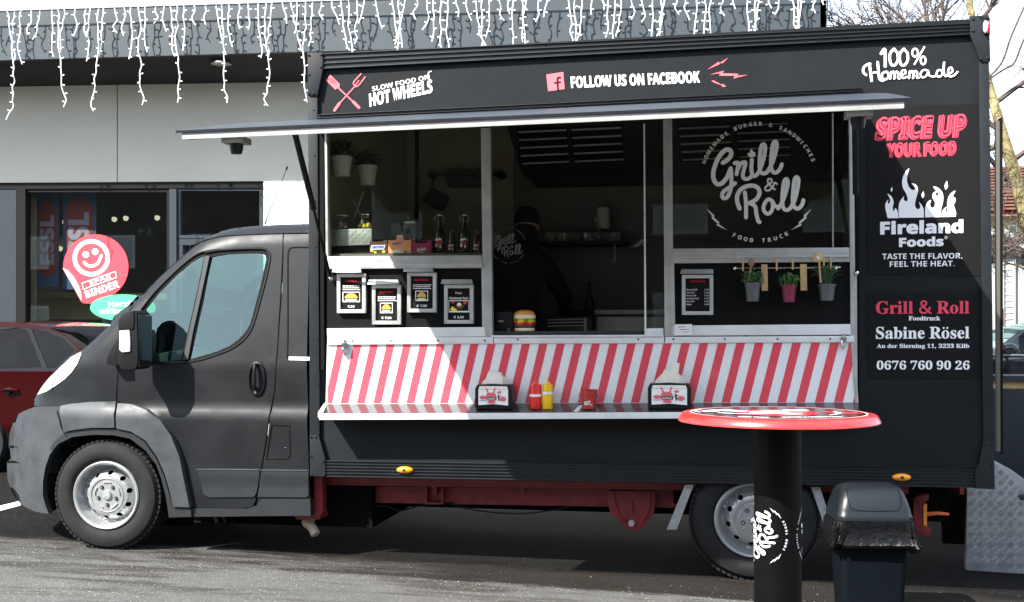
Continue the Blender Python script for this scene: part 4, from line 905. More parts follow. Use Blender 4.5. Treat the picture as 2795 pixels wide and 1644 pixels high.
for k in range(3): M().tube([W(2530, 1400+k*4, .52), W(2560, 1398+k*3, .54), W(2590, 1402+k*2, .6)], .004, 5).build('cable', K['orcable'], TR)
ch('rear_step', [(2572, 1334), (2640, 1334), (2640, 1487), (2574, 1484)], .85, .89, 'void')
# --- wheels
def wheel(u, v, Y, r_, name='wheel'):
    c = W(u, v, Y); c.z = gz(c.x)+r_-.004; X = 1.04
    w = M().lathe([(.214, .02), (.226, -.006), (.248, -.022), (.29, -.026), (.325, -.012), (.340, .012), (r_-.004, .03), (r_-.002, .19), (.325, .225), (.2, .215)], c, (0, 1, 0), 72, sx=X, cap=False)
    for k in range(64):
        for j, y in enumerate((.008, .075, .145)):
            a = 2*math.pi*(k+.5*(j % 2))/64; q = Matrix.Rotation(-a, 3, 'Y'); p = c+Vector((math.cos(a)*X, 0, math.sin(a)))*(r_-.004)
            w.box(p.x-.006, p.x+.007, p.y+y, p.y+y+.058, p.z-.0125, p.z+.0125, rot=q, c=Vector((p.x, p.y, p.z)))
    t = w.build('wheel', K['rub'], TR, smooth=True, weld=False)
    # pressed steel rim: dish with ten oval holes
    R1 = .198
    def prof_y(x, z):
        r = math.hypot(x/X, z)
        if r > .172: return .000+.062*smoothf(.198, .176, r)
        if r > .125: return .062-.052*smoothf(.174, .128, r)
        return .010
    Oc = [(R1*X*math.cos(i*math.pi/36), R1*math.sin(i*math.pi/36)) for i in range(72)]; H = []
    for k in range(10):
        a = 2*math.pi*(k+.35)/10; H.append([((.143+.0125*math.cos(t))*math.cos(a)*X-.0165*math.sin(t)*math.sin(a), (.143+.0125*math.cos(t))*math.sin(a)+.0165*math.sin(t)*math.cos(a)) for t in [i*math.pi/6 for i in range(12)]])
    m = M(); panel(m, Oc, H, prof_y, .013, .0); m.v = [(p[0]+c.x, p[1]+c.y, p[2]+c.z) for p in m.v]
    rim = m.build('rim', K['steel'], t, smooth=True)
    m = M(); m.lathe([(.194, .012), (.196, -.006), (.202, -.014), (.212, -.017), (.219, -.011), (.221, .01), (.2, .03)], c, (0, 1, 0), 56, sx=X, cap=False); m.lathe([(.104, .012), (.108, .004), (.112, .012)], c, (0, 1, 0), 40, sx=X, cap=False); m.build('rim_flange', K['steel'], t, smooth=True)
    M().lathe([(.0, .12), (.19, .12)], c, (0, 1, 0), 24).build('brake_drum', K['void'], t)
    for k in range(5):
        a = math.radians(-90+72*k); p = c+Vector((.062*math.cos(a)*X, .006, .062*math.sin(a)))
        M().lathe([(.0, -.002), (.0115, -.003), (.0125, .01)], p, (0, 1, 0), 14).build('lug_nut', K['blk'], t); M().lathe([(.003, -.008), (.007, -.008), (.0075, .0)], p, (0, 1, 0), 8).build('bolt_head', K['chrome'], t, smooth=True)
        for s in (1,):
            b = math.radians(-54+72*k); P = [c+Vector((.084*math.cos(b+d_)*X, .005, .084*math.sin(b+d_))) for d_ in (-.3, -.1, .1, .3)]; M().tube(P, .004, 5).build('rib', K['alu'], t)
    hub = M().lathe([(0, -.004), (.026, -.003), (.031, .003), (.033, .012)], c, (0, 1, 0), 28).build('hub_cap', K['steel'], t, smooth=True)
    for dz in (.002, .013):
        M().tube([c+Vector((-.016, -.005, dz-.012)), c+Vector((0, -.005, dz)), c+Vector((.016, -.005, dz-.012))], .003, 5).build('chevron', K['chrome'], t)
    return t
wheel(291, 1357, .045, .352); wheel(2058, 1424, .055, .356)
for u, r_, yb in ((291, .352, 1.83), (2058, .352, 1.83)):
    c = W(u, 1390, .05); M().lathe([(.19, 0), (.33, -.01), (.35, .03), (.35, .17), (.33, .22), (.19, .21)], (c.x, yb, gz(c.x)+.35), (0, 1, 0), 40).build('wheel', K['rub'], TR, smooth=True)
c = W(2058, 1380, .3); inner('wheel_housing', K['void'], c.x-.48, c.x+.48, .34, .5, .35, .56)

# ============================================================ THE CAB
YC = .055; CW = 2.02
top_px = [(94, 1091), (101, 1079), (112, 1060), (135, 1030), (168, 998), (195, 974), (221, 957), (250, 934), (286, 900), (321, 864), (357, 833), (393, 798), (446, 746), (500, 698), (529, 672), (546, 659), (564, 647), (585, 639), (607, 632), (634, 626), (661, 621), (714, 616), (780, 613.5), (846, 612)]
RT = .13
def base_y(x, z):
    y = YC+max(0, z-W(500, 1000).z)*.17; nx = min(1.1, max(0, W(330, 1000).x-x)); return y+nx*nx*.30+.12*max(0, nx-.45)**2-.012
def fitpx(pts, f):
    out = []
    for u, v in pts:
        w = W(u, v, YC)
        for _ in range(12): w = W(u, v, f(w.x, w.z))
        out.append((w.x, w.z))
    return out
TOP = fitpx(top_px, lambda x, z: base_y(x, z)+RT)
def dist_top(x, z):
    b = 9
    for i in range(len(TOP)-1):
        ax, az = TOP[i]; bx, bz = TOP[i+1]; t = max(0, min(1, ((x-ax)*(bx-ax)+(z-az)*(bz-az))/((bx-ax)**2+(bz-az)**2))); b = min(b, math.hypot(x-ax-t*(bx-ax), z-az-t*(bz-az)))
    return b
zbelt, zcr0, zcr1 = W(500, 1000).z, W(500, 1108).z, W(500, 1136).z
xn = W(330, 1000).x
def yc(x, z, R=.13):
    y = YC+max(0, z-zbelt)*.17
    y += .030*smoothf(zcr1, zcr0, z)                      # body bulges outward under the waist crease
    y -= .018*math.exp(-((z-(zcr0+.02))/.02)**2)*0
    nx = min(1.1, max(0, xn-x)); y += nx*nx*.30+.12*max(0, nx-.45)**2
    d = dist_top(x, z)
    if d < R: y += R-math.sqrt(max(0, R*R-(R-d)**2))
    return y-.012
def cabp(nm, mt, px, holes=(), fl=.02, step=.035, par=None, dy=0, far=True, f=None):
    g0 = f or yc
    g = lambda x, z: g0(x, z)+dy
    o_, h_ = fitpx(px, g0), [fitpx(h, g0) for h in holes]; m = M(); panel(m, o_, h_, g, step, fl); r = m.build(nm, K[mt], par or TR, smooth=True)
    if far:
        m = M(); panel(m, o_, h_, lambda x, z: 2*YC+CW-g(x, z), .07, -fl); m.build(nm, K[mt], par or TR, smooth=True)
    return r
HLx = [(101, 1079), (112, 1060), (135, 1030), (168, 998), (195, 974), (221, 957), (219, 974), (211, 994), (196, 1016), (177, 1035), (155, 1051), (128, 1068)]
fender = [(94, 1091), (100, 1080), (128, 1069), (156, 1052), (178, 1036), (197, 1017), (212, 995), (220, 974), (222, 957), (250, 934), (286, 900), (321, 864), (357, 833), (384, 806), (386, 812), (345, 855), (326, 900), (321, 1001), (316, 1099), (240, 1103), (175, 1110), (163, 1107), (94, 1109)]
cabp('front_wing', 'body', fender)
cabp('headlight', 'clear', HLx, par=None, fl=.03, dy=-.004, step=.03)
door = [(387, 807), (393, 800), (446, 749), (500, 701), (529, 676), (548, 663), (571, 655), (600, 648), (640, 645), (679, 643), (773, 640), (771, 700), (766, 800), (761, 875), (756, 960), (749, 1060), (742, 1100), (727, 1190), (711, 1285), (700, 1350), (698, 1367), (688, 1380), (674, 1385), (519, 1385), (516, 1345), (506, 1300), (492, 1245), (468, 1185), (438, 1143), (400, 1116), (357, 1103), (319, 1100), (323, 1001), (327, 925), (342, 880), (352, 855)]
top_door = [(393, 812), (446, 762), (500, 713), (536, 688), (571, 676), (625, 664), (679, 657), (740, 655)]
quarter = [(396, 844), (430, 800), (482, 748), (520, 716), (548, 700), (556, 700), (541, 775), (522, 860), (503, 940), (494, 982), (462, 986), (392, 990)]
mainw = [(577, 702), (600, 697), (625, 693), (680, 691), (714, 692), (724, 698), (726, 708), (718, 745), (709, 785), (699, 820), (690, 857), (681, 886), (668, 908), (650, 927), (625, 945), (590, 960), (550, 972), (517, 982), (535, 900), (552, 825), (566, 750)]
wopen = [(385, 848), (425, 797), (478, 744), (519, 709), (552, 690), (600, 682), (680, 678), (722, 679), (734, 688), (737, 708), (727, 758), (711, 820), (700, 862), (690, 892), (675, 916), (655, 936), (628, 954), (590, 969), (545, 984), (510, 993), (384, 997)]
dr = cabp('cab_door', 'body', door, [wopen])
fr = lambda x, z: yc(x, z)+.006
wo_, wq_ = fitpx(wopen, yc), [fitpx(quarter, yc), fitpx(mainw, yc)]; m = M(); panel(m, wo_, wq_, fr, .03, .02); m.build('window_frame', K['seal'], TR, smooth=True)
m = M(); panel(m, wo_, wq_, lambda x, z: 2*YC+CW-fr(x, z), .06, -.02); m.build('window_frame', K['seal'], TR, smooth=True)
def offs(P, Y=YC, d=.0): return [W(u, v, 0) for u, v in P]
def body_tube(nm, P, r_, mt, dy=0, par=TR, n=4):
    Q = smooth_path([Vector((*p, 0)) for p in fitpx(P, yc)], n); M().tube([(p.x, yc(p.x, p.y)+dy, p.y) for p in Q], r_, 7).build(nm, K[mt], par, smooth=True)
body_tube('frame_bead', [(560, 690), (600, 683), (680, 679), (722, 680), (735, 692), (736, 712), (725, 765), (709, 825), (697, 868), (684, 903), (662, 931), (628, 954), (590, 969), (545, 983), (500, 990), (450, 991)], .0075, 'blk')
body_tube('frame_bead', [(385, 846), (425, 796), (478, 743), (519, 708), (552, 689), (600, 681)], .006, 'seal')
cabp('window_post', 'clad2', [(560, 699), (573, 699), (560, 760), (545, 830), (528, 905), (514, 981), (500, 983), (517, 905), (534, 830), (549, 760)], dy=-.006, fl=.015)
cabp('side_window', 'glass', quarter, dy=.012, fl=0); cabp('side_window', 'glass', mainw, dy=.012, fl=0)
quarterp = [(776, 640), (846, 639), (846, 1357), (843, 1404), (700, 1404), (702, 1372), (715, 1285), (731, 1190), (746, 1100), (752, 1060), (759, 960), (764, 875), (770, 800), (774, 700)]
flap = [(742, 1160), (790, 1162), (792, 1238), (788, 1250), (781, 1253), (727, 1253)]
cabp('rear_quarter_panel', 'body', quarterp, [flap]); cabp('fuel_flap', 'body', flap, dy=.001)
M().ball(pxz([(781, 1222)], YC)[0] and Vector((pxz([(781, 1222)], YC)[0][0], yc(*pxz([(781, 1222)], YC)[0]), pxz([(781, 1222)], YC)[0][1])), .004, 8).build('flap_lock', K['chrome'], TR)
cabp('roof_rail', 'body', [(386, 804), (392, 797), (446, 746), (500, 698), (529, 672), (546, 659), (564, 647), (585, 639), (607, 632), (634, 626), (661, 621), (714, 616), (780, 613.5), (846, 612), (846, 635), (773, 636), (679, 639), (640, 641), (600, 644), (571, 651), (548, 659), (529, 671), (500, 697.5)][:-1]+[(500, 700), (446, 747.5)], step=.02)
body_tube('pressed_groove', [(846, 676), (800, 676), (789, 684), (786, 710), (786, 900), (785, 965), (790, 979), (846, 979)], .006, 'seal', .002)
cabp('reflector_strip', 'white', [(789, 974), (846, 975), (846, 984), (789, 983)], dy=-.004, far=False)
body_tube('headlight_rib', [(142, 1066), (146, 1046), (158, 1026), (172, 1008)], .004, 'wframe', -.004); body_tube('headlight_rib', [(196, 1010), (204, 992), (210, 975)], .004, 'alu', -.004)
# grey plastic: bumper, arches, sill, rubbing strips
def ycl(x, z): return yc(x, z)-.020
bumper = [(94, 1111), (163, 1109), (170, 1140), (190, 1190), (176, 1200), (159, 1213), (136, 1241), (124, 1274), (117, 1316), (117, 1353), (124, 1380), (133, 1403), (94, 1396), (60, 1378), (47, 1367), (26, 1328), (20, 1306), (19, 1262), (30, 1256), (27, 1222), (24, 1219), (26, 1184), (35, 1156), (51, 1130)]
def ybump(x, z):
    xo = W(60, 1250).x; n = min(1.1, max(0, xn-x)); y = YC-.03+n*n*.27+max(0, n-.50)**2*.5; return y
cabp('front_bumper', 'clad', bumper, f=ybump, fl=.05)
ipx = [(163, 1107), (94, 1109), (51, 1130), (35, 1156), (26, 1184), (24, 1219), (27, 1222), (30, 1256), (19, 1262), (20, 1306), (26, 1328), (47, 1367), (60, 1378), (94, 1396), (133, 1403)]
Pb = fitpx(ipx[1:], ybump); m = M(); V = []
for x, z in Pb:
    a = ybump(x, z); b = 2*YC+CW-a
    for j in range(13):
        t = j/12; V.append((x-.16*4*t*(1-t), a+(b-a)*t, z))
m.add(V, [(i*13+j, i*13+j+1, (i+1)*13+j+1, (i+1)*13+j) for i in range(len(Pb)-1) for j in range(12)]); m.build('bumper_face', K['clad'], TR, smooth=True)
arch_in = [(190, 1194), (253, 1187), (309, 1188), (356, 1198), (398, 1231), (426, 1268), (440, 1306), (452, 1353), (461, 1411)]
cabp('arch_flare', 'clad', [(165, 1108), (190, 1103), (240, 1098), (315, 1097), (312, 1168), (250, 1168), (200, 1174), (173, 1180), (166, 1140)], f=lambda x, z: yc(x, z)-.045, fl=.06)
cabp('arch_flare', 'clad', [(321, 1101), (357, 1104), (398, 1119), (436, 1147), (466, 1189), (489, 1247), (504, 1322), (517, 1385), (471, 1384), (464, 1345), (450, 1296), (430, 1250), (397, 1203), (356, 1178), (317, 1170)], f=lambda x, z: yc(x, z)-.045, fl=.06)
cabp('arch_lip', 'clad2', [(173, 1183), (200, 1177), (250, 1171), (312, 1171), (356, 1181), (395, 1207), (427, 1253), (447, 1299), (461, 1346), (470, 1386), (520, 1388), (522, 1411), (461, 1413), (452, 1353), (440, 1306), (426, 1268), (398, 1231), (356, 1198), (309, 1188), (253, 1187), (197, 1193), (159, 1212), (142, 1232), (136, 1225), (150, 1203)], f=lambda x, z: yc(x, z)-.030, fl=.08)
cabp('side_sill', 'clad2', [(522, 1389), (674, 1389), (700, 1380), (712, 1363), (846, 1363), (848, 1408), (523, 1411)], f=lambda x, z: yc(x, z)-.012, fl=.06)
cabp('rubbing_strip', 'strip', [(538, 1281), (709, 1281), (707, 1300), (700, 1345), (692, 1357), (570, 1358), (556, 1350)], f=lambda x, z: yc(x, z)-.020+.012*smoothf(W(0, 1286, YC).z, W(0, 1296, YC).z, z), fl=.02)
cabp('rubbing_strip', 'strip', [(714, 1282), (842, 1284), (842, 1352), (836, 1358), (703, 1357), (708, 1325)], f=lambda x, z: yc(x, z)-.020+.012*smoothf(W(0, 1286, YC).z, W(0, 1296, YC).z, z), fl=.02)
# wheel housing (inner arch)
cw = W(291, 1357, YC); m = M(); n = 20; V = []
for i in range(n+1):
    a = math.pi*(-.08+1.16*i/n)
    for y in (YC+.03, YC+.36): V.append((cw.x+.40*math.cos(a), y, cw.z+.40*math.sin(a)))
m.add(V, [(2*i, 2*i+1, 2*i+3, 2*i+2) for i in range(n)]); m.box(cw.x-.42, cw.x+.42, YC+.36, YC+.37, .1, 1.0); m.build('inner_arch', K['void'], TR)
# skins across the cab
def skin(i0, i1, nm, mt, t0=0., t1=1., off=0, bul=.05):
    q = smooth_path([Vector((*p, 0)) for p in TOP[i0:i1+1]], 3); V = []; n = 12
    for k, p in enumerate(q):
        a = yc(p.x, p.y); b = 2*YC+CW-a; tg = (q[min(k+1, len(q)-1)]-q[max(k-1, 0)]).normalized(); nx, nz = -tg.y, tg.x
        for j in range(n+1):
            t = t0+(t1-t0)*j/n; w = bul*4*t*(1-t)*(1 if i0 else 2.5)-off; V.append((p.x+nx*w, a+(b-a)*t, p.y+nz*w))
    M().add(V, [(i*(n+1)+j, i*(n+1)+j+1, (i+1)*(n+1)+j+1, (i+1)*(n+1)+j) for i in range(len(q)-1) for j in range(n)]).build(nm, mt, TR, smooth=True)
skin(0, 8, 'bonnet', K['body']); skin(8, 9, 'bonnet', K['blk']); skin(9, 14, 'windscreen', K['glass'], .04, .96, .004, .03); skin(9, 14, 'windscreen_pillar', K['body'], 0, .045); skin(9, 14, 'windscreen_pillar', K['body'], .955, 1); skin(14, len(TOP)-1, 'cab_roof', K['body'])
# cab interior
cx0, cx1 = W(400, 1000, 1).x, W(846, 1000, 1).x
inner('cab_floor', K['void'], W(330, 1000).x, XL-.01, YC+.1, YC+CW-.1, .50, .56)
inner('bulkhead', K['dash'], XL-.16, XL-.13, YC+.33, YC+CW-.33, .56, W(846, 640).z-.02)
m = M(); zd = W(400, 962).z; x0 = W(330, 1000).x; m.prism([(x0+.02, YC+.12, .9), (x0+.02, YC+.12, zd-.03), (x0+.35, YC+.12, zd+.02), (x0+.55, YC+.12, zd-.06), (x0+.5, YC+.12, .75)], (0, CW-.24, 0)); m.build('dashboard', K['dash'], TR, bevel=.03)
for yy in (YC+.45, YC+1.2, YC+1.62):
    sx = W(690, 900, YC).x; m = M(); m.box(sx-.42, sx+.08, yy-.24, yy+.22, .95, 1.08); m.build('seat', K['seat'], TR, bevel=.04)
    m = M(); m.box(sx+.02, sx+.15, yy-.22, yy+.2, 1.09, 1.66, rot=Matrix.Rotation(.12, 3, 'Y'), c=Vector((sx, yy, 1.1))); m.box(sx+.09, sx+.18, yy-.13, yy+.11, 1.69, 1.9); m.build('seat_back', K['seat'], TR, bevel=.04)
inner('door_lining', K['dash'], W(470, 900, YC).x, W(770, 900, YC).x, YC+CW-.32, YC+CW-.29, .6, 1.45)
sc_ = Vector((W(595, 915, YC+.45).x, YC+.45, W(595, 915, YC+.45).z)); ax = Vector((.75, 0, .65)).normalized(); rr = M().ring(sc_, ax, .2, 24)
M().tube(rr+[rr[0], rr[1]], .014, 7).build('steering_wheel', K['seal'], TR, smooth=True); M().tube([sc_-ax*.3, sc_+ax*.0], [.04, .05], 8).build('steering_column', K['seal'], TR)
for k in range(3): M().tube([sc_, rr[k*8+4]], .012, 5).build('spoke', K['seal'], TR)
body_tube('bumper_seam', [(164, 1110), (168, 1140), (176, 1170), (190, 1192)], .0035, 'seal', -.03); cabp('air_slot', 'void', [(27, 1330), (40, 1338), (50, 1352), (56, 1368), (46, 1364), (32, 1345)], f=lambda x, z: ybump(x, z)-.004, fl=.01); cabp('bumper_step', 'void', [(24, 1217), (44, 1220), (46, 1223), (28, 1222)], f=lambda x, z: ybump(x, z)-.004, fl=.01); cabp('bumper_step', 'void', [(20, 1258), (48, 1262), (50, 1266), (19, 1263)], f=lambda x, z: ybump(x, z)-.004, fl=.01)
body_tube('flap_seam', [(742, 1160), (790, 1162), (792, 1238), (788, 1250), (781, 1253), (727, 1253), (742, 1160)], .0035, 'seal', -.001, n=1)
body_tube('door_seam', [(773, 650), (771, 700), (766, 800), (761, 875), (756, 960), (749, 1060), (742, 1100), (727, 1190), (711, 1285), (700, 1350), (694, 1372), (680, 1384), (600, 1387), (522, 1387)], .0045, 'seal', .003)
body_tube('door_seam', [(320, 1098), (322, 1040), (323, 1001), (325, 960)], .0045, 'seal', .003)
body_tube('door_seam', [(390, 805), (446, 748), (500, 700), (529, 674), (548, 661), (571, 653), (600, 646), (640, 643), (679, 641), (773, 638)], .004, 'seal', .001)
body_tube('strip_highlight', [(540, 1281), (620, 1281), (708, 1282)], .004, 'clad', -.02); body_tube('strip_highlight', [(715, 1283), (780, 1283), (841, 1284)], .004, 'clad', -.02)  # lighter beads: the highlight on the strips' top edges, put in as colour
inner('cab_underbody', K['void'], W(480, 1400).x, XL+.3, .35, 1.9, .14, .5)
# mirror
def blob(nm, px, y0, y1, mt, bev, par=TR): return M().pp(px, y0, y1).build(nm, K[mt], par, bevel=bev)
mi = blob('door_mirror', [(324, 872), (335, 856), (352, 848), (366, 848), (374, 860), (376, 930), (376, 993), (370, 1008), (350, 1011), (327, 1008), (320, 992), (320, 930)], -.20, -.02, 'blk', .022)
blob('mirror_cap', [(322, 874), (334, 857), (352, 848), (364, 848), (366, 870), (364, 900), (322, 902)], -.208, -.03, 'body', .012, mi)
blob('indicator', [(325, 903), (352, 901), (354, 935), (353, 960), (333, 962), (325, 955)], -.211, -.05, 'clear', .006, mi)
M().pp([(377, 860), (380, 862), (380, 1000), (377, 1002)], -.19, -.03).build('mirror_glass', K['mirror'], mi)
blob('mirror_arm', [(376, 905), (392, 900), (396, 920), (394, 985), (378, 990)], -.06, .09, 'blk', .012, mi)
blob('mirror_base', [(287, 985), (300, 955), (316, 930), (322, 925), (322, 998), (300, 998), (290, 994)], -.01, .13, 'blk', .02, mi)
# handle
hx, hz = pxz([(699, 1034)], YC)[0]; y0 = yc(hx, hz)
M().lathe([(0, -.0), (.7, -.006), (.95, -.009), (1, .0)], (0, 0, 0), (0, 1, 0), 32)
m = M(); V = [(hx+.056*math.cos(t)*(abs(math.cos(t))**-.2 if abs(math.cos(t)) > .01 else 1)*s, y0-d, hz+.108*math.sin(t)*s) for s, d in ((1, -.01), (1, .010), (.88, .014), (.78, .002), (.7, -.02), (.01, -.022)) for t in [i*math.pi/16+.001 for i in range(32)]]
m.add(V, [(k*32+j, k*32+(j+1) % 32, (k+1)*32+(j+1) % 32, (k+1)*32+j) for k in range(5) for j in range(32)]); bz = m.build('handle_bezel', K['blk'], TR, smooth=True)
M().tube(smooth_path([(hx-.006, y0-.006, hz+.088), (hx-.006, y0-.032, hz+.07), (hx-.006, y0-.036, hz), (hx-.006, y0-.03, hz-.05), (hx-.004, y0-.004, hz-.066)], 3), .0115, 9).build('door_handle', K['blk'], bz, smooth=True)
M().lathe([(0, -.006), (.008, -.006), (.009, 0)], (hx-.006, y0-.014, hz-.086), (0, 1, 0), 14).build('lock_cylinder', K['chrome'], bz)
M().tube([W(722, 614, .5), W(785, 455, .5)], [.004, .002], 5).build('radio_antenna', K['seal'], TR); M().tube([W(781, 464, .5), W(785, 455, .5)], .006, 5).build('antenna_tip', K['seal'], TR)
# ============================================================ THINGS ON AND IN THE TRUCK
def zat(u, v, Y): return W(u, v, Y).z
# --- menu frames on the black boards
def menu(x0, y0, x1, y1, cx0, cy0, cx1, cy1, label, kind):
    Y = -.022; r = thing('menu_frame', W((x0+x1)/2, y1, Y), label, 'menu', 'silver menu frames on the black boards')
    m = M(); t = 10; fr = [((x0, y0), (x1, y0), (x1-t, y0+t), (x0+t, y0+t)), ((x0, y1), (x1, y1), (x1-t, y1-t), (x0+t, y1-t)), ((x0, y0), (x0+t, y0+t), (x0+t, y1-t), (x0, y1)), ((x1, y0), (x1-t, y0+t), (x1-t, y1-t), (x1, y1))]
    for i, q in enumerate(fr): M().pp(list(q), Y, .006).build('frame_side', K['alu'], r, bevel=.0025)
    M().pp([(x0+t, y0+t), (x1-t, y0+t), (x1-t, y1-t), (x0+t, y1-t)], -.010, .005).build('menu_sheet', K['vinyl'], r)
    m = M(); a, b, c, d = W(cx0, cy0, -.03), W(cx1, cy0, -.03), W(cx1+2, cy1, -.05), W(cx0-4, cy1, -.05)
    m.prism([a, b, c, d], (0, .028, .0)); m.build('lamp_canopy', K['alu'], r, bevel=.003)
    cx = (x0+x1)/2; w = x1-x0-2*t
    def pt(s, y, h, sc_=.8, mt='white', kd='plain', off=0):
        A = Art(); A.text(s, (cx-w*sc_/2, y), (cx+w*sc_/2, y), (cx-w*sc_/2, y-h), kd, off); A.place('menu_print', K[mt], r, -.010, .0015)
    H = y1-y0
    if kind == 'drinks':
        pt('GETRÄNKE', y0+t+11, 5, .62, 'redlens', 'plain', .02)
        for k, (n_, p_) in enumerate((('Mineral 0,33', '€ 2,00'), ('Cola 0,33', '€ 2,50'), ('Eistee 0,33', '€ 2,50'), ('Almdudler 0,33', '€ 2,50'), ('Bier 0,33', '€ 3,00'), ('Radler', '€ 3,00'))):
            y = y0+t+33+k*8; A = Art(); A.text(n_, (x0+t+3, y), (x0+t+3+len(n_)*2.35, y), (x0+t+3, y-4), 'plain', .01); A.text(p_, (x1-t-14, y), (x1-t-2, y), (x1-t-14, y-4), 'plain', .01); A.place('menu_print', K['white'], r, -.010, .0015)
        return r
    if kind == 'fries':
        pt('Fries', y0+t+16, 6, .28); pt('Handmade Style', y0+t+30, 6, .88, 'white', 'plain', .015); iy0, iy1 = y0+43, y0+76; ix0, ix1 = cx-w*.46, cx+w*.48; price = '€ 3,50'
    else:
        pt('BURGER' if kind == 'burger' else 'SANDWICH', y0+t+13, 5, .62 if kind == 'burger' else .5, 'redlens', 'plain', .03)
        for k in range(3):
            A = Art(); rr_ = random.Random(x0+k); x = cx-w*.38
            while x < cx+w*.36: q = rr_.uniform(3, 8); A.stroke([(x, y0+t+24+k*5), (x+q, y0+t+24+k*5)], 2.0, 1); x += q+2.6
            A.place('menu_print', K['white'], r, -.010, .0015)
        iy0, iy1 = y0+50, y0+78; hw = w*.40 if kind == 'sandwich' else w*.29; ix0, ix1 = cx-hw, cx+hw; price = '7,50' if kind == 'sandwich' else '€ 7,50'
    M().pp([(ix0, iy0), (ix1, iy0), (ix1, iy1), (ix0, iy1)], -.0115, -.0101).build('picture_border', K['white'], r)
    M().pp([(ix0+2, iy0+2), (ix1-2, iy0+2), (ix1-2, iy1-4), (ix0+2, iy1-4)], -.0125, -.0116).build('food_picture', K['vinyl'], r)
    A = Art(); mx_, my = (ix0+ix1)/2, (iy0+iy1)/2; hw = (ix1-ix0)/2-2
    if kind == 'fries':
        A.stroke([(mx_-hw*.7, my+3), (mx_-hw*.3, my+10)], 5); A.stroke([(mx_-hw*.8, my+8), (mx_-hw*.5, my+12)], 5); A.place('food_print', K['cheese'], r, -.0125, .0015)
        A = Art(); A.disc((mx_+2, my), 11, 8); A.place('food_print', K['meat'], r, -.0125, .002); A = Art(); A.disc((mx_+1, my-5), 6, 5); A.place('food_print', K['bunw'], r, -.0125, .0025)
        A = Art(); A.poly([(ix0+8, iy0+3), (ix0+18, iy0+3), (ix0+16, iy0+8), (ix0+8, iy0+8)]); A.poly([(ix1-16, iy0+3), (ix1-5, iy0+3), (ix1-8, iy0+12), (ix1-16, iy0+10)]); A.place('food_print', K['tomato'], r, -.0125, .003)
    else:
        A.poly([(mx_-hw*.75, my-1), (mx_-hw*.5, my-8), (mx_, my-11), (mx_+hw*.5, my-8), (mx_+hw*.75, my-1)]); A.place('food_print', K['bun'], r, -.0125, .0015)
        A = Art(); A.poly([(mx_-hw*.8, my+3), (mx_-hw*.8, my-1), (mx_+hw*.8, my-1), (mx_+hw*.8, my+3)]); A.place('food_print', K['lett'], r, -.0125, .002)
        A = Art(); A.poly([(mx_-hw*.7, my+6), (mx_-hw*.7, my+3), (mx_+hw*.7, my+3), (mx_+hw*.7, my+6)]); A.place('food_print', K['meat'], r, -.0125, .0025)
        A = Art(); A.poly([(mx_-hw*.75, my+6), (mx_+hw*.75, my+6), (mx_+hw*.6, my+11), (mx_-hw*.6, my+11)]); A.place('food_print', K['bunw'], r, -.0125, .003)
    A = Art(); n_ = 4.6*len(price); yb = y1-t-5; A.text(price, (cx-n_/2, yb), (cx+n_/2, yb), (cx-n_/2, yb-6), 'plain', .02); A.place('menu_print', K['white'], r, -.010, .0015)
    return r
menu(919, 747, 998, 855, 909, 733, 984, 744, 'silver menu frame with a sandwich picture, leftmost on the left board', 'sandwich')
menu(1015, 777, 1094, 886, 1006, 764, 1086, 776, 'silver menu frame with a burger picture, hung low, second from the left', 'burger')
menu(1111, 744, 1191, 853, 1104, 731, 1180, 742, 'silver menu frame with a burger picture, hung high, third from the left', 'burger')
menu(1212, 777, 1292, 884, 1206, 763, 1287, 775, 'silver menu frame reading Fries Handmade Style beside the serving opening', 'fries')
menu(1861, 750, 1947, 860, 1860, 735, 1946, 747, 'silver frame with the drinks price list on the right black board', 'drinks')
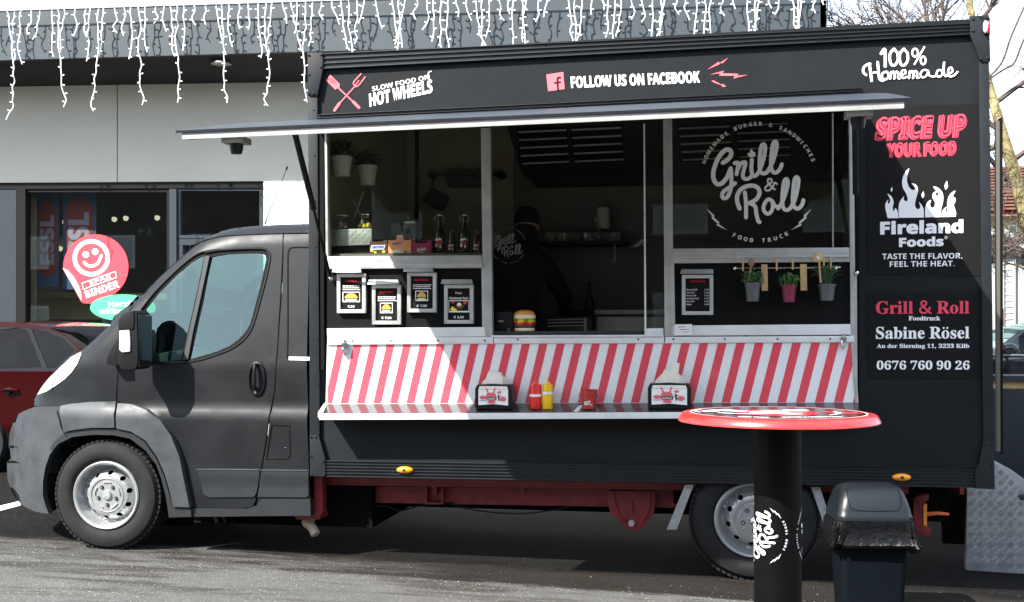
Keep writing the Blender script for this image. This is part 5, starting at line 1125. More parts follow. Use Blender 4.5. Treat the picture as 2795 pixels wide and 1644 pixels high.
# --- herb rail, pots, pegs, tags, spoons
r = thing('hanging_rail', W(2150, 735, -.03), 'thin metal rail across the right black board carrying herb pots', 'rail')
M().tube([W(2004, 733, -.03), W(2294, 730, -.03)], .0045, 8).build('rod', K['chrome'], r, smooth=True)
for u in (2006, 2281): M().ball(W(u, 733, -.03), .011, 10).build('end_knob', K['chrome'], r, smooth=True); M().tube([W(u, 733, -.03), W(u, 733, .008)], .006, 6).build('rod_bracket', K['chrome'], r)
def pot(u0, v0, u1, v1, mt, label, leaf, kind, Y=-.06, group='herb pots on the right board', lm=1.0, mat_l='leaf'):
    cx = (u0+u1)/2; b = W(cx, v1, Y); t = W(cx, v0, Y); k = (W(u1, v0, Y)-W(u0, v0, Y)).length/2; r = thing('herb_pot', b, label, 'plant pot', group); h = t.z-b.z
    M().lathe([(k*.74, 0), (k*.90, h*.75), (k*.93, h*.76), (k*.95, h*.86), (k*1.0, h*.87), (k*1.02, h), (k*.9, h), (k*.86, h*.9)], b, (0, 0, 1), 22).build('pot', K[mt], r, smooth=True)
    M().lathe([(0, h*.88), (k*.88, h*.88)], b, (0, 0, 1), 16).build('soil', K['choc'], r)
    m = M(); rn = random.Random(int(u0))
    if kind == 'bush':
        for _ in range(int(260*lm)):
            a = rn.uniform(0, 6.28); q = rn.random()**.5*k*1.35; z = h+rn.random()*k*1.7*(1-.45*(q/(k*1.35))**2); c = t+Vector((math.cos(a)*q, math.sin(a)*q*.8, z-h)); s = k*.2*rn.uniform(.6, 1.2)
            n_ = Vector((rn.uniform(-1, 1), rn.uniform(-1, .4), rn.uniform(-.2, 1))).normalized(); e = n_.orthogonal().normalized()*s; g = n_.cross(e).normalized()*s*.7
            m.add([c-e, c-g, c+e+n_*s*.3, c+g], [(0, 1, 2), (0, 2, 3)])
        for _ in range(14): a = rn.uniform(0, 6.28); m.tube([t+Vector((math.cos(a)*k*.2, 0, -h*.1)), t+Vector((math.cos(a)*k*.9, math.sin(a)*k*.5, k*1.1))], .0012, 3)
    else:
        for _ in range(int(90*lm)):
            a = rn.uniform(0, 6.28); q = rn.uniform(.2, 2.2)*k; z = rn.uniform(1.2, 2.8)*k; P = [t+Vector((math.cos(a)*k*.4, math.sin(a)*k*.4, -h*.1)), t+Vector((math.cos(a)*q*.5, math.sin(a)*q*.3, z*.75)), t+Vector((math.cos(a)*q, math.sin(a)*q*.6, z*rn.uniform(.6, 1)))]
            m.tube(smooth_path(P, 3), [.0016, .0016, .0016, .0015, .0013, .0009, .0005], 3, cap=False)
    o = m.build('foliage', K[mat_l if kind == 'bush' else 'grass'], r, weld=False); o['kind'] = 'stuff'; return r
pot(2032, 772, 2077, 823, 'potg', 'zinc grey pot of bushy parsley, leftmost on the herb rail', 1, 'bush')
pot(2132, 778, 2175, 825, 'potm', 'plum coloured pot of herbs in the middle of the herb rail', 1, 'bush', lm=.8)
pot(2233, 776, 2281, 821, 'potg', 'zinc grey pot of long grassy chives, rightmost on the herb rail', 1, 'grass')
for i, (u0, v0, u1, v1) in enumerate(((2078, 722, 2095, 794), (2184, 721, 2202, 793))):
    tag(M().pp([(u0, v0), (u1, v0+.5), (u1+1, v1), (u0+1, v1)], -.045, -.038).build('wooden_tag', K['wood'], None, bevel=.001, org=W(u0, v1, -.04)), 'flat pale wooden tag hanging right of the '+('parsley pot' if i == 0 else 'plum coloured pot'), 'wooden tag', 'wooden tags on the herb rail')
for i, (u, v0, v1, nm) in enumerate(((2028, 706, 740, 'above the parsley pot'), (2120, 706, 739, 'in the middle between the pots'), (2164, 706, 736, 'above the plum coloured pot'), (2249, 704, 726, 'behind the heart spoon'), (2268, 704, 738, 'above the chives'))):
    r = thing('clothes_peg', W(u, v1, -.045), 'small wooden clothes peg on the rail '+nm, 'clothes peg', 'clothes pegs on the herb rail')
    M().pp([(u-2.6, v0), (u+2.4, v0), (u+2, v1), (u-2, v1)], -.048, -.042).build('front_leg', K['wood'], r); M().pp([(u-2.6, v0-1), (u+2.4, v0-1), (u+2, v1-2), (u-2, v1-2)], -.036, -.030).build('back_leg', K['wood'], r)
    M().tube([W(u-3, (v0+v1)/2, -.039), W(u+3, (v0+v1)/2, -.039)], .003, 6).build('spring', K['chrome'], r)
def spoon(P, head, hr, mt, label, heart):
    Y = -.085; r = thing('wooden_spoon', W(*P[-1], Y), label, 'spoon', 'wooden spoons in the herb pots')
    M().tube(smooth_path([W(u, v, Y) for u, v in P], 3), .0055, 7).build('handle', K[mt], r, smooth=True)
    m = M(); m.ball(W(*head, Y), hr, 16, sc_=(.8 if not heart else 1, .22, 1.1 if not heart else 1)); m.build('bowl', K[mt], r, smooth=True)
    if heart: A = Art(); A.poly([(head[0]-5, head[1]-3), (head[0]-2, head[1]-5), (head[0]+1, head[1]-2), (head[0]+4, head[1]-3), (head[0]+6, head[1]+1), (head[0]+1, head[1]+6)]); A.place('heart_mark', K['white'], r, Y-.007, .001)
spoon([(2050, 725), (2046, 750), (2042, 776)], (2051, 717), .022, 'wood2', 'dark wooden spoon standing in the parsley pot', False)
spoon([(2236, 715), (2238, 745), (2240, 772)], (2232, 703), .029, 'wood', 'pale wooden spoon with a heart standing in the chives pot', True)
tag(M().pp([(1842, 886), (1889, 885), (1889, 914), (1843, 916)], -.022, -.0205).build('price_card', K['white'], None, org=W(1865, 916, -.02)), 'small white card in a clear sleeve on the lower rail', 'card')
A_ = [o for o in bpy.data.objects if o.name == 'price_card'][0]; OFF[A_.name] = Vector(A_.location)
A = Art(); A.stroke([(1850, 893), (1870, 892)], 1.5, 1); A.stroke([(1855, 900), (1882, 899)], 1.2, 1); A.stroke([(1865, 907), (1880, 906)], 1.2, 1); A.place('card_print', K['wframe'], A_, -.022, .001)
# --- counter things
def cz(u, Y):                      # height of the counter top
    x = W(u, 1100, Y).x; t = -Y/.17; return (ca.z+(cb.z-ca.z)*(x-ca.x)/(cb.x-ca.x))-.045*t+.0005
def holder(u0, u1, label, seed):
    Y = -.145; x0, x1 = W(u0, 1100, Y).x, W(u1, 1100, Y).x; z = cz((u0+u1)/2, -.09); r = thing('napkin_holder', ((x0+x1)/2, Y+.06, z), label, 'napkin holder', 'napkin holders on the counter')
    h = .142; dpt = .115; w = x1-x0
    def shell(a, b): return [(x0+a, z), (x1-a, z), (x1-a*.8, z+h*.82), (x1-a-.012, z+h-b*.4), ((x0+x1)/2, z+h+.006-b*.3), (x0+a+.012, z+h-b*.4), (x0+a*.8, z+h*.82)]
    M().prism([(x, Y, zz) for x, zz in shell(0, 0)], (0, dpt, 0)).build('case', K['blk'], r, bevel=.008)
    M().prism([(x0+.022, Y-.003, z+.022), ((x0+x1)/2, Y-.003, z+.030), (x1-.022, Y-.003, z+.022), (x1-.022, Y-.003, z+h*.80), (x0+.022, Y-.003, z+h*.80)], (0, .006, 0)).build('face_plate', K['white'], r)
    M().prism([(x0+.022, Y-.002, z+h*.81), (x1-.022, Y-.002, z+h*.81), (x1-.03, Y-.002, z+h*.94), (x0+.03, Y-.002, z+h*.94)], (0, .004, 0)).build('napkin_stack', K['napkin'], r)
    fx = lambda u, v, d: Vector((x0+.022+(w-.044)*u, Y-.003-d, z+.03+h*.68*v))
    def art(fn_, mt, lift):
        A = Art(); fn_(A); A.place('face_print', K[mt], r, 0, lift, fx)
    art(lambda A: (A.stroke([(.27, .93), (.36, .55)], .05, 1), A.stroke([(.56, .95), (.5, .55)], .05, 1), A.disc((.43, .52), .17, .17), A.disc((.44, .12), .14, .10), A.disc((.83, .3), .11, .15), A.disc((.16, .38), .12, .12), A.poly([(.63, .72), (.75, .82), (.78, .66), (.66, .62)])), 'pink', .0012)
    art(lambda A: (A.poly([(.28, .22), (.60, .22), (.62, .42), (.26, .42)]), A.stroke([(.68, .55), (.70, .2)], .04, 1), A.stroke([(.64, .42), (.76, .5)], .03, 1), A.stroke([(.05, .2), (.26, .2)], .03, 1)), 'blk', .002)
    art(lambda A: (A.text('BURGER', (.30, .26), (.58, .26), (.30, .38), 'sans', .0),), 'white', .0028)
    rn = random.Random(seed); m = M(); cx = (x0+x1)/2
    for k in range(5):
        a, b = x0+.025+rn.uniform(0, .03), x1-.03-rn.uniform(0, .03); yy = Y+.03+k*.012; pk = [(a, z+h-.01), (a+.015, z+h+.02), (cx-.02+rn.uniform(-.02, .02), z+h+.07+rn.uniform(-.012, .012)), (cx+.03, z+h+.058+rn.uniform(-.01, .02)), (b-.005, z+h+.035), (b, z+h-.01)]
        m.add([(x, yy-.002*q_, zz) for q_, (x, zz) in enumerate(pk)], [tuple(range(6))]); m.add([(x, yy+rn.uniform(-.008, .008), zz) for x, zz in pk]+[(x+.004, yy+.02, zz-.01) for x, zz in pk], [(i, i+1, i+7, i+6) for i in range(5)])
        if seed == 2 and k > 1: m.add([(cx-.01, yy, z+h+.03), (cx+.045, yy, z+h+.02), (cx+.055, yy+.01, z+h+.115), (cx+.02, yy, z+h+.12)], [(0, 1, 2, 3)])
    m.build('pulled_napkin', K['napkin'], r, smooth=True)
holder(1296, 1397, 'black napkin holder with burger print on the left of the counter, near the red bottle', 1)
holder(1768, 1886, 'black napkin holder with tall crumpled napkins on the right, behind the red table', 2)
for u0, u1, v0, mt, nm in ((1446, 1478, 1026, 'bred', 'red'), (1480, 1509, 1026, 'byel', 'yellow')):
    Y = -.10; c = W((u0+u1)/2, 1106, Y); c.z = cz(1478, Y); k = (W(u1, 1100, Y).x-W(u0, 1100, Y).x)/2; r = thing('squeeze_bottle', c, nm+' squeeze bottle with pointed nozzle on the serving counter', 'squeeze bottle', 'squeeze bottles on the counter')
    M().lathe([(k*.9, 0), (k, .006), (k, .10), (k*.96, .108), (k, .118), (k*.98, .128)], c, (0, 0, 1), 24).build('body', K[mt], r, smooth=True)
    M().lathe([(k*1.0, .128), (k*.98, .143), (k*.55, .146), (k*.5, .155), (k*.18, .158), (.002, .185)], c, (0, 0, 1), 22).build('nozzle_cap', K[mt], r, smooth=True)
    zz = .072 if nm == 'red' else .087; M().lathe([(k*1.01, zz), (k*1.02, zz+.001), (k*1.02, zz+.013), (k*1.01, zz+.014)], c, (0, 0, 1), 24).build('paper_label', K['white'], r)
Y = -.10; c = W(1608, 1106, Y); c.z = cz(1608, Y); r = thing('metal_bucket', c, 'small red metal bucket with wire handle on the counter', 'bucket')
M().lathe([(.034, 0), (.036, .002), (.050, .108), (.052, .110), (.050, .112), (.047, .108), (.034, .01), (0, .01)], c, (0, 0, 1), 26).build('pail', mat('red_pail', (.42, .03, .02), .4, .1, .25, 30, 0, 60, .5, coat=.2), r, smooth=True)
M().lathe([(0, .095), (.046, .095)], c, (0, 0, 1), 16).build('content', K['napkin'], r)
for s in (-1, 1): M().tube(smooth_path([c+Vector((s*.050, 0, .10)), c+Vector((s*.058, -.01, .085)), c+Vector((s*.052, -.03, .06)), c+Vector((s*.045, -.035, .055))], 4), .0016, 5).build('wire_handle', K['alu'], r)
M().tube([c+Vector((-.04, -.01, .10)), c+Vector((-.043, -.012, .128))], .003, 6).build('fork_tip', K['blk'], r)
A = Art(); fx = lambda u, v, d: c+Vector((math.sin(u)*(.038+.0125*v/.1+.0022+d), -math.cos(u)*(.038+.0125*v/.1+.0022+d), v))
A.text('HOT', (-.55, .022), (.25, .026), (-.55, .045), 'sans', .02); A.stroke([(.3, .02), (.38, .032), (.46, .02), (.55, .035)], .006, 2); A.place('bucket_print', K['white'], r, 0, .0005, fx)
p = [W(1565, 1115, -.16), W(1578, 1115, -.16), W(1592, 1104, -.05), W(1580, 1104, -.05)]
for q in p: q.z = cz(1578, q.y)+.001
tag(M().prism(p, (0, 0, .004)).build('paper_slip', K['white'], None, org=p[0]), 'narrow white strip lying on the counter left of the bucket', 'strip')
# --- goods in the left window, standing on the ledge
ledge = M().pp([(893, 693), (1312, 690), (1312, 697), (893, 701)], .055, .42).build('window_ledge', K['innerD'], TR)
zl = lambda u: W(u, 692.6-.004*(u-1100), .10).z+.002
def carton(u0, u1, v0, v1, mt, label, notch, prints):
    Y = .075; r = thing('snack_carton', W((u0+u1)/2, v1, Y+.05), label, 'carton', 'opened snack cartons on the window ledge'); z0 = zl((u0+u1)/2); x0, x1 = W(u0, v1, Y).x, W(u1, v1, Y).x; h = W(u0, v0, Y).z-z0
    m = M(); m.prism([(x0, Y, z0), (x1, Y, z0), (x1, Y, z0+h), (x1-.012, Y, z0+h*(1-notch*.4)), (x1-.035, Y, z0+h*(1-notch)), (x0+.035, Y, z0+h*(1-notch)), (x0+.010, Y, z0+h*(1-notch*.4)), (x0, Y, z0+h)], (0, .003, 0)); m.build('front_panel', K[mt], r)
    m = M(); m.box(x0, x0+.003, Y+.0031, Y+.12, z0, z0+h); m.box(x1-.003, x1, Y+.0031, Y+.12, z0, z0+h); m.box(x0+.0031, x1-.0031, Y+.117, Y+.12, z0, z0+h*1.15); m.build('carton_shell', K[mt], r)
    m = M(); rn = random.Random(int(u0))
    for k in range(7): x = x0+.01+(x1-x0-.03)*k/6; m.box(x, x+.014, Y+.02, Y+.10, z0+.004, z0+h*(.75+.25*rn.random()), rot=Matrix.Rotation(rn.uniform(-.2, .2), 3, 'Y'), c=Vector((x, Y, z0)))
    m.build('snack_bars', K['choc' if mt != 'orng' else 'bunw'], r)
    for fn_, mt2, l in prints: A = Art(); fn_(A); A.place('carton_print', K[mt2], r, Y, l)
    return r
carton(1009, 1058, 657, 696, 'choc', 'dark brown carton of peanut bars beside the tread plate box', .1, [
    (lambda A: A.poly([(1014, 670), (1052, 669), (1048, 681), (1011, 682)]), 'white', .001), (lambda A: A.text('SNICKERS', (1014, 679.5), (1048, 678.5), (1016, 671.5), 'ital', .02), 'blue', .002),
    (lambda A: (A.disc((1015, 685), 4, 3), A.disc((1024, 689), 4, 3), A.disc((1047, 687), 4.5, 3.4)), 'cheese', .001)])
rc = carton(1060, 1122, 655, 696, 'orng', 'bright orange carton with blue script, middle one on the ledge', .05, [
    (lambda A: A.stroke([(1073, 668), (1077, 664), (1079, 668), (1084, 663), (1087, 667), (1092, 662), (1096, 664)], 2.6, 2), 'blue', .0015), (lambda A: A.poly([(1072, 683), (1100, 681), (1100, 690), (1072, 691)]), 'white', .001),
    (lambda A: (A.stroke([(1090, 684), (1098, 684)], 1.5, 1), A.stroke([(1104, 686), (1110, 689)], 2.5, 1)), 'choc', .002)])
M().pp([(1083, 642), (1100, 641), (1101, 657), (1083, 657)], .10, .13).build('snack_pack', K['stickp'], rc); M().pp([(1106, 640), (1122, 640), (1122, 656), (1106, 656)], .11, .14).build('snack_pack', K['choc'], rc)
M().pp([(1105, 624), (1117, 623), (1118, 639), (1106, 639)], .11, .13).build('snack_pack', K['blk'], rc)
carton(1124, 1177, 656, 694, 'magn', 'magenta carton of cereal bars next to the tall bottle', .25, [(lambda A: (A.text('Balisto', (1138, 687), (1163, 683), (1138, 679), 'ital', .01), A.stroke([(1143, 690), (1157, 689.5)], 1, 1)), 'white', .001)])
def bottle(u0, u1, v0, tall, label, mt):
    Y = .13; cx = (u0+u1)/2; c = W(cx, 693, Y); c.z = zl(cx); k = (W(u1, 690, Y).x-W(u0, 690, Y).x)/2; h = W(cx, v0, Y).z-c.z
    r = thing('beer_bottle', c, label, 'bottle', 'bottles on the window ledge')
    if tall:
        M().lathe([(k*.92, 0), (k, .006), (k, h*.46), (k*.82, h*.56), (k*.50, h*.66), (k*.42, h*.8), (k*.36, h*.92), (k*.44, h*.93), (k*.44, h*.96), (0, h*.962)], c, (0, 0, 1), 22).build('bottle_glass', K[mt], r, smooth=True)
        M().lathe([(k*.36, h*.963), (k*.40, h*.975), (k*.3, h*.995), (0, h)], c, (0, 0, 1), 16).build('stopper', K['white'], r, smooth=True)
        for s in (-1, 1): M().tube(smooth_path([c+Vector((s*k*.4, -.004, h*.975)), c+Vector((s*k*.8, -.008, h*.93)), c+Vector((s*k*.85, -.008, h*.86)), c+Vector((s*k*.45, -.006, h*.8))], 4), .0017, 5).build('clip_wire', K['alu'], r)
    else:
        M().lathe([(k*.92, 0), (k, .005), (k, h*.52), (k*.75, h*.70), (k*.62, h*.86), (k*.68, h*.87), (k*.70, h), (0, h)], c, (0, 0, 1), 20).build('bottle_glass', K[mt], r, smooth=True)
    fx = lambda u, v, d: c+Vector((math.sin(u)*(k+d), -math.cos(u)*(k+d), v*h))
    for fn_, mt2, l in ((lambda A: A.disc((0, .26), .8, .17 if tall else .2), 'blk', .0008), (lambda A: (A.stroke([(-.55, .33), (-.3, .37), (-.1, .33), (.15, .37), (.45, .34)], .045, 2), A.disc((-.4, .2), .18, .05), A.disc((.3, .17), .16, .04)), 'white', .0014), (lambda A: (A.disc((0, .25), .3, .07), A.disc((-.3, .27), .15, .04), A.disc((.35, .25), .15, .05)), 'redlens', .002)):
        A = Art(); fn_(A); A.place('bottle_label', K[mt2], r, 0, l, fx)
bottle(1186, 1215, 586, True, 'tall swing-top beer bottle with white stopper, left of the two tall ones', 'beer')
bottle(1253, 1283, 586, True, 'tall swing-top beer bottle with white stopper, right of the two tall ones', 'beer')
bottle(1222, 1245, 632, False, 'small brown sauce bottle between the two tall beer bottles', 'beer2')
bottle(1290, 1312, 632, False, 'small brown sauce bottle next to the window post', 'beer2')
# tread plate box with jars
Y = .10; r = thing('tread_plate_box', W(960, 672, Y), 'small aluminium tread plate box in the corner of the left window', 'box')
M().pp([(899, 627), (1014, 624), (1014, 668), (899, 672)], Y, Y+.22).build('box_body', K['diam'], r, bevel=.002)
M().pp([(905, 673), (1010, 669), (1010, 694), (905, 697)], Y+.03, Y+.2).build('box_foot', K['blk'], r)
m = M()
for i in range(12):
    for j in range(4):
        u, v = 905+i*9.4, 633+j*9.5-.03*i*9.4; s = 1 if (i+j) % 2 else -1; m.tube([W(u-3, v+3*s, Y-.0005), W(u+3, v-3*s, Y-.0005)], .002, 4)
o = m.build('tread_pattern', K['diam'], r, weld=False); o['kind'] = 'stuff'
for i, (u, v) in enumerate(((996, 624), (935, 626))):
    c = W(u, v, Y+.1); r = thing('glass_jar', c, ('glass jar of wrapped yellow sweets' if i == 0 else 'empty ribbed glass jar')+' on the tread plate box', 'jar', 'glass jars on the tread plate box')
    M().lathe([(.035, 0), (.048, .006), (.05, .045), (.042, .06), (.036, .066), (.040, .068), (.040, .080)], c, (0, 0, 1), 22).build('jar_glass', glass('jar_glass' , (.8, .85, .82), .12), r, smooth=True)
    M().lathe([(.042, .080), (.042, .088), (0, .090)], c, (0, 0, 1), 20).build('jar_lid', K['chrome' if i == 0 else 'alu'], r, smooth=True)
    if i == 0:
        m = M(); rn = random.Random(5)
        for _ in range(26): p = c+Vector((rn.uniform(-.03, .03), rn.uniform(-.03, .03), rn.uniform(.008, .035))); m.ball(p, .008, 6, sc_=(1.3, .8, .8))
        o = m.build('sweets', K['cheese'], r); o['kind'] = 'stuff'
r = tag(M().tube(smooth_path([W(892, 430, .4), W(930, 480, .35), W(960, 540, .28), W(985, 590, .22), W(996, 612, .2)], 6), .0035, 5).build('hanging_chain', K['alu'], None, org=W(940, 520, .3)), 'thin chain hanging diagonally behind the left window', 'chain')
# hanging pots on the front wall, seen through the left window
for i, (u0, v0, u1, v1) in enumerate(((906, 428, 961, 482), (978, 453, 1029, 507))):
    pot(u0, v0, u1, v1, 'potw', 'white hanging pot with dark plant, '+('higher one at the left edge of the window' if i == 0 else 'lower one of the two in the window'), 1, 'bush', Y=.27+.22*i, group='white plant pots in the left window', lm=1.3, mat_l='leafD')
r = thing('wall_rail', W(1270, 478, 2.0), 'black rail with end brackets on the kitchen wall behind the window post', 'rail')
M().tube([W(1180, 479, 1.98), W(1368, 477, 1.98)], .013, 8).build('rod', K['blk'], r, smooth=True)
for u in (1180, 1368): M().lathe([(.0, -.02), (.035, -.015), (.035, .03), (.02, .08)], W(u, 478, 1.99), (0, 1, 0), 12).build('end_bracket', K['blk'], r, smooth=True)
r = thing('hanging_pan', W(1185, 575, 1.9), 'black square pan hanging tilted from the wall rail', 'pan'); M().pp([(1147, 547), (1178, 508), (1226, 538), (1207, 578), (1190, 572)], 1.9, 1.95).build('pan_body', K['blk'], r, bevel=.01)
M().tube([W(1178, 508, 1.92), W(1186, 480, 1.96)], .008, 6).build('hook', K['blk'], r)
r = thing('planter_box', W(1280, 508, 1.9), 'grey planter box of greenery on the wall rail', 'planter'); M().pp([(1216, 486), (1338, 484), (1334, 507), (1220, 508)], 1.84, 1.96).build('trough', K['wframe'], r, bevel=.004)
m = M(); rn = random.Random(3); a_, b2 = W(1220, 484, 1.9), W(1336, 482, 1.9)
for _ in range(220):
    c = a_.lerp(b2, rn.random())+Vector((0, rn.uniform(-.04, .04), rn.random()*.06)); s = .014; n_ = Vector((rn.uniform(-1, 1), rn.uniform(-1, 1), rn.uniform(0, 1))).normalized(); e = n_.orthogonal().normalized()*s; g = n_.cross(e)*.7; m.add([c-e, c-g, c+e, c+g], [(0, 1, 2, 3)])
o = m.build('foliage', K['leafD'], r, weld=False); o['kind'] = 'stuff'
# bottles and blocks standing inside behind the cartons
for i, (P, mt, l) in enumerate((([(1068, 608), (1090, 608), (1103, 640), (1103, 690), (1062, 690), (1062, 640)], 'potg', 'grey spray bottle standing behind the orange carton'), ([(1100, 604), (1134, 602), (1136, 690), (1100, 690)], 'innerD', 'dull metal canister behind the magenta carton'))):
    tag(M().pp(P, .42, .5).build('spray_bottle' if i == 0 else 'metal_canister', K[mt], None, bevel=.006, org=W(1085, 690, .45)), l, 'bottle' if i == 0 else 'canister')
# --- kitchen
r = thing('extractor_hood', W(1900, 476, 1.4), 'large black extractor hood with slatted filters over the kitchen', 'extractor hood')
a, b_, c, d = W(1360, 350, .95), W(2330, 300, .95), W(2330, 455, 1.25), W(1397, 476, 1.25)
ztop = ZT-.12
m = M(); m.add([(a.x, .95, ztop), (b_.x, .95, ztop), (b_.x, 1.3, c.z+.02), (a.x+.1, 1.3, d.z+.02), (a.x, 2.06, ztop), (b_.x, 2.06, ztop), (b_.x, 2.06, c.z), (a.x+.1, 2.06, d.z)], [(0, 1, 2, 3), (4, 7, 6, 5), (0, 3, 7, 4), (1, 5, 6, 2), (3, 2, 6, 7), (0, 4, 5, 1)]); m.build('hood_shell', K['hood'], r)
p0_, p1_ = Vector((a.x, .95, ztop)), Vector((a.x+.05, 1.3, d.z+.02))
def hoodp(u, v, lift=.0):
    # on the slanted face
    n_ = (p1_-p0_); ys = .95
    for _ in range(12): w_ = W(u, v, ys); t = (ztop-w_.z)/(ztop-(d.z+.02)); ys = .95+.35*t
    return Vector((w_.x, ys-lift, w_.z))
for (u0, u1, v0, vs__) in ((1415, 1546, 356, 1), (1560, 1695, 350, 1), (1853, 1992, 346, 1), (2008, 2150, 338, 1)):
    fl2 = M().prism([hoodp(u0-5, v0-6, .004), hoodp(u1+5, v0-11, .004), hoodp(u1+8, v0+92, .004), hoodp(u0+2, v0+98, .004)], (0, .004, 0)).build('filter', K['blk'], r)
    for k in range(5):
        v = v0+4+k*21.5; o_2 = k*2.4; M().prism([hoodp(u0+o_2, v, .012), hoodp(u1+o_2*.8, v-6, .012), hoodp(u1+o_2*.8, v-2, .012), hoodp(u0+o_2, v+4, .012)], (0, .006, 0)).build('filter_slat', K['alu'], fl2)
tag(M().lathe([(0, -.005), (.11, -.005), (.12, .01)], (W(1394, 356, .55).x, .55, ztop+.01), (0, 0, 1), 20).build('ceiling_lamp', K['potw'], None, org=W(1394, 356, .55)), 'round white ceiling lamp left of the hood', 'lamp', 'round lamps on the kitchen ceiling')
tag(M().lathe([(0, -.005), (.11, -.005), (.12, .01)], (W(1795, 345, .45).x, .45, ztop+.01), (0, 0, 1), 20).build('ceiling_lamp', K['potw'], None, org=W(1795, 345, .45)), 'round white ceiling lamp above the sliding window post', 'lamp', 'round lamps on the kitchen ceiling')
r = thing('wall_shelf', W(1600, 665, 1.9), 'narrow wall shelf holding a crumpled foil tray', 'shelf'); M().pp([(1470, 660), (1712, 657), (1712, 666), (1470, 668)], 1.72, 2.05).build('shelf_board', K['blk'], r)
M().tube([W(1678, 668, 1.74), W(1678, 700, 1.74), W(1677, 716, 1.74)], .007, 6).build('bracket', K['alu'], r)
m = M(); rn = random.Random(9); n = 60; V = []
for i in range(n+1):
    u = 1488+206*i/n; V += [W(u, 634+rn.uniform(-2, 2), 1.74+rn.uniform(-.012, .012)), W(u+rn.uniform(-2, 2), 648, 1.72+rn.uniform(-.012, .012)), W(u, 661, 1.75+rn.uniform(-.012, .012))]
m.add(V, [(3*i+j, 3*i+3+j, 3*i+4+j, 3*i+1+j) for i in range(n) for j in range(2)]); tag(m.build('foil_tray', K['foil'], None, org=W(1590, 660, 1.74)), 'long crumpled aluminium foil tray on the wall shelf', 'foil tray')
c = W(1647, 625, 1.85); r = thing('paper_roll', c, 'white kitchen paper roll standing on the wall shelf', 'paper roll'); h = W(1647, 567, 1.85).z-c.z
M().lathe([(.02, 0), (.052, 0), (.053, .01), (.053, h-.005), (.05, h), (.02, h)], c, (0, 0, 1), 24).build('paper', K['potw'], r, smooth=True); M().lathe([(.021, -.001), (.021, h+.002), (.016, h+.002)], c, (0, 0, 1), 14).build('core', K['tan'], r)
tag(M().tube([W(1624, 596, 1.78), W(1632, 618, 1.77), W(1640, 650, 1.76)], [.014, .009, .007], 7).build('steel_tongs', K['alu'], None, org=W(1632, 640, 1.77)), 'steel tongs leaning beside the paper roll', 'tongs')
r = thing('hanging_pot', W(1735, 670, 1.8), 'small steel pot hanging tilted at the end of the shelf', 'pot'); q0, q1 = W(1722, 640, 1.75), W(1742, 665, 1.75); M().lathe([(.04, 0), (.055, .002), (.058, .10), (.0, .101)], q1+Vector((-.03, 0, -.03)), (.75, 0, .55), 18).build('pot_body', K['alu'], r, smooth=True); M().tube(smooth_path([W(1706, 626, 1.76), W(1715, 621, 1.76), W(1728, 632, 1.76)], 4), .004, 5).build('pot_handle', K['alu'], r)
r = thing('steel_cabinet', W(1690, 905, 1.5), 'low stainless steel cabinet at the back of the kitchen', 'cabinet'); z_ = W(1690, 858, 1.5).z
xa, xb = W(1622, 880, 1.5).x, W(2250, 880, 1.5).x; M().box(xa, xb, 1.5, 2.05, .70, z_).build('carcass', K['innerD'], r, bevel=.004)
for k in range(3): x = xa+.02+k*(xb-xa)/3; M().box(x, x+(xb-xa)/3-.03, 1.49, 1.5, .78, z_-.02).build('door_panel', K['alu'], r, bevel=.003)
M().box(xa-.02, xb, 1.47, 2.06, z_+.001, z_+.03).build('worktop', K['alu'], r)
r = thing('deep_fryer', W(1550, 905, 1.25), 'dark oven with metal rails behind the burger model', 'oven'); xa, xb = W(1490, 880, 1.25).x, W(1608, 880, 1.25).x; z_ = W(1550, 866, 1.25).z
M().box(xa, xb, 1.25, 1.85, .70, z_).build('oven_body', K['hood'], r, bevel=.006)
for v in (872, 880, 889): M().pp([(1494, v), (1602, v-2), (1602, v+1), (1494, v+3)], 1.235, 1.249).build('oven_rail', K['alu'], r)
M().pp([(1594, 868), (1600, 868), (1600, 908), (1594, 908)], 1.234, 1.2485).build('oven_trim', K['alu'], r)
c = W(1574, 862, 1.4); tag(M().lathe([(.07, 0), (.10, .01), (.105, .055), (.098, .05), (.07, .01), (0, .008)], Vector((c.x, 1.4, W(1550, 866, 1.25).z)), (0, 0, 1), 22).build('frying_pan', K['blk'], None, smooth=True, org=c), 'black frying pan on top of the oven', 'pan')
c = W(1601, 852, 1.38); c.z = W(1550, 866, 1.25).z; h = W(1601, 770, 1.38).z-c.z; c.x += .02; tag(M().lathe([(.030, 0), (.034, .01), (.034, h*.45), (.014, h*.66), (.012, h*.93), (.015, h), (0, h)], c, (0, 0, 1), 16).build('oil_bottle', K['blk'], None, smooth=True, org=c), 'dark slim oil bottle beside the frying pan', 'bottle')
r = thing('receipt_printer', W(1376, 906, .12), 'black cube receipt printer on the inner counter', 'printer'); M().pp([(1350, 852), (1400, 851), (1401, 905), (1351, 906)], .11, .25).build('printer_body', K['blk'], r, bevel=.006)
A = Art(); A.text('EPSON', (1360, 879), (1374, 879), (1360, 875), 'sans', .0); A.stroke([(1386, 898), (1391, 898), (1391, 903), (1386, 903), (1386, 898)], 1, 1); A.place('printer_mark', K['letter'], r, .11, .0015)
tp('inner_counter', K['granite'], [(1340, 905), (1760, 903), (1760, 914), (1340, 916)], .051, .5)
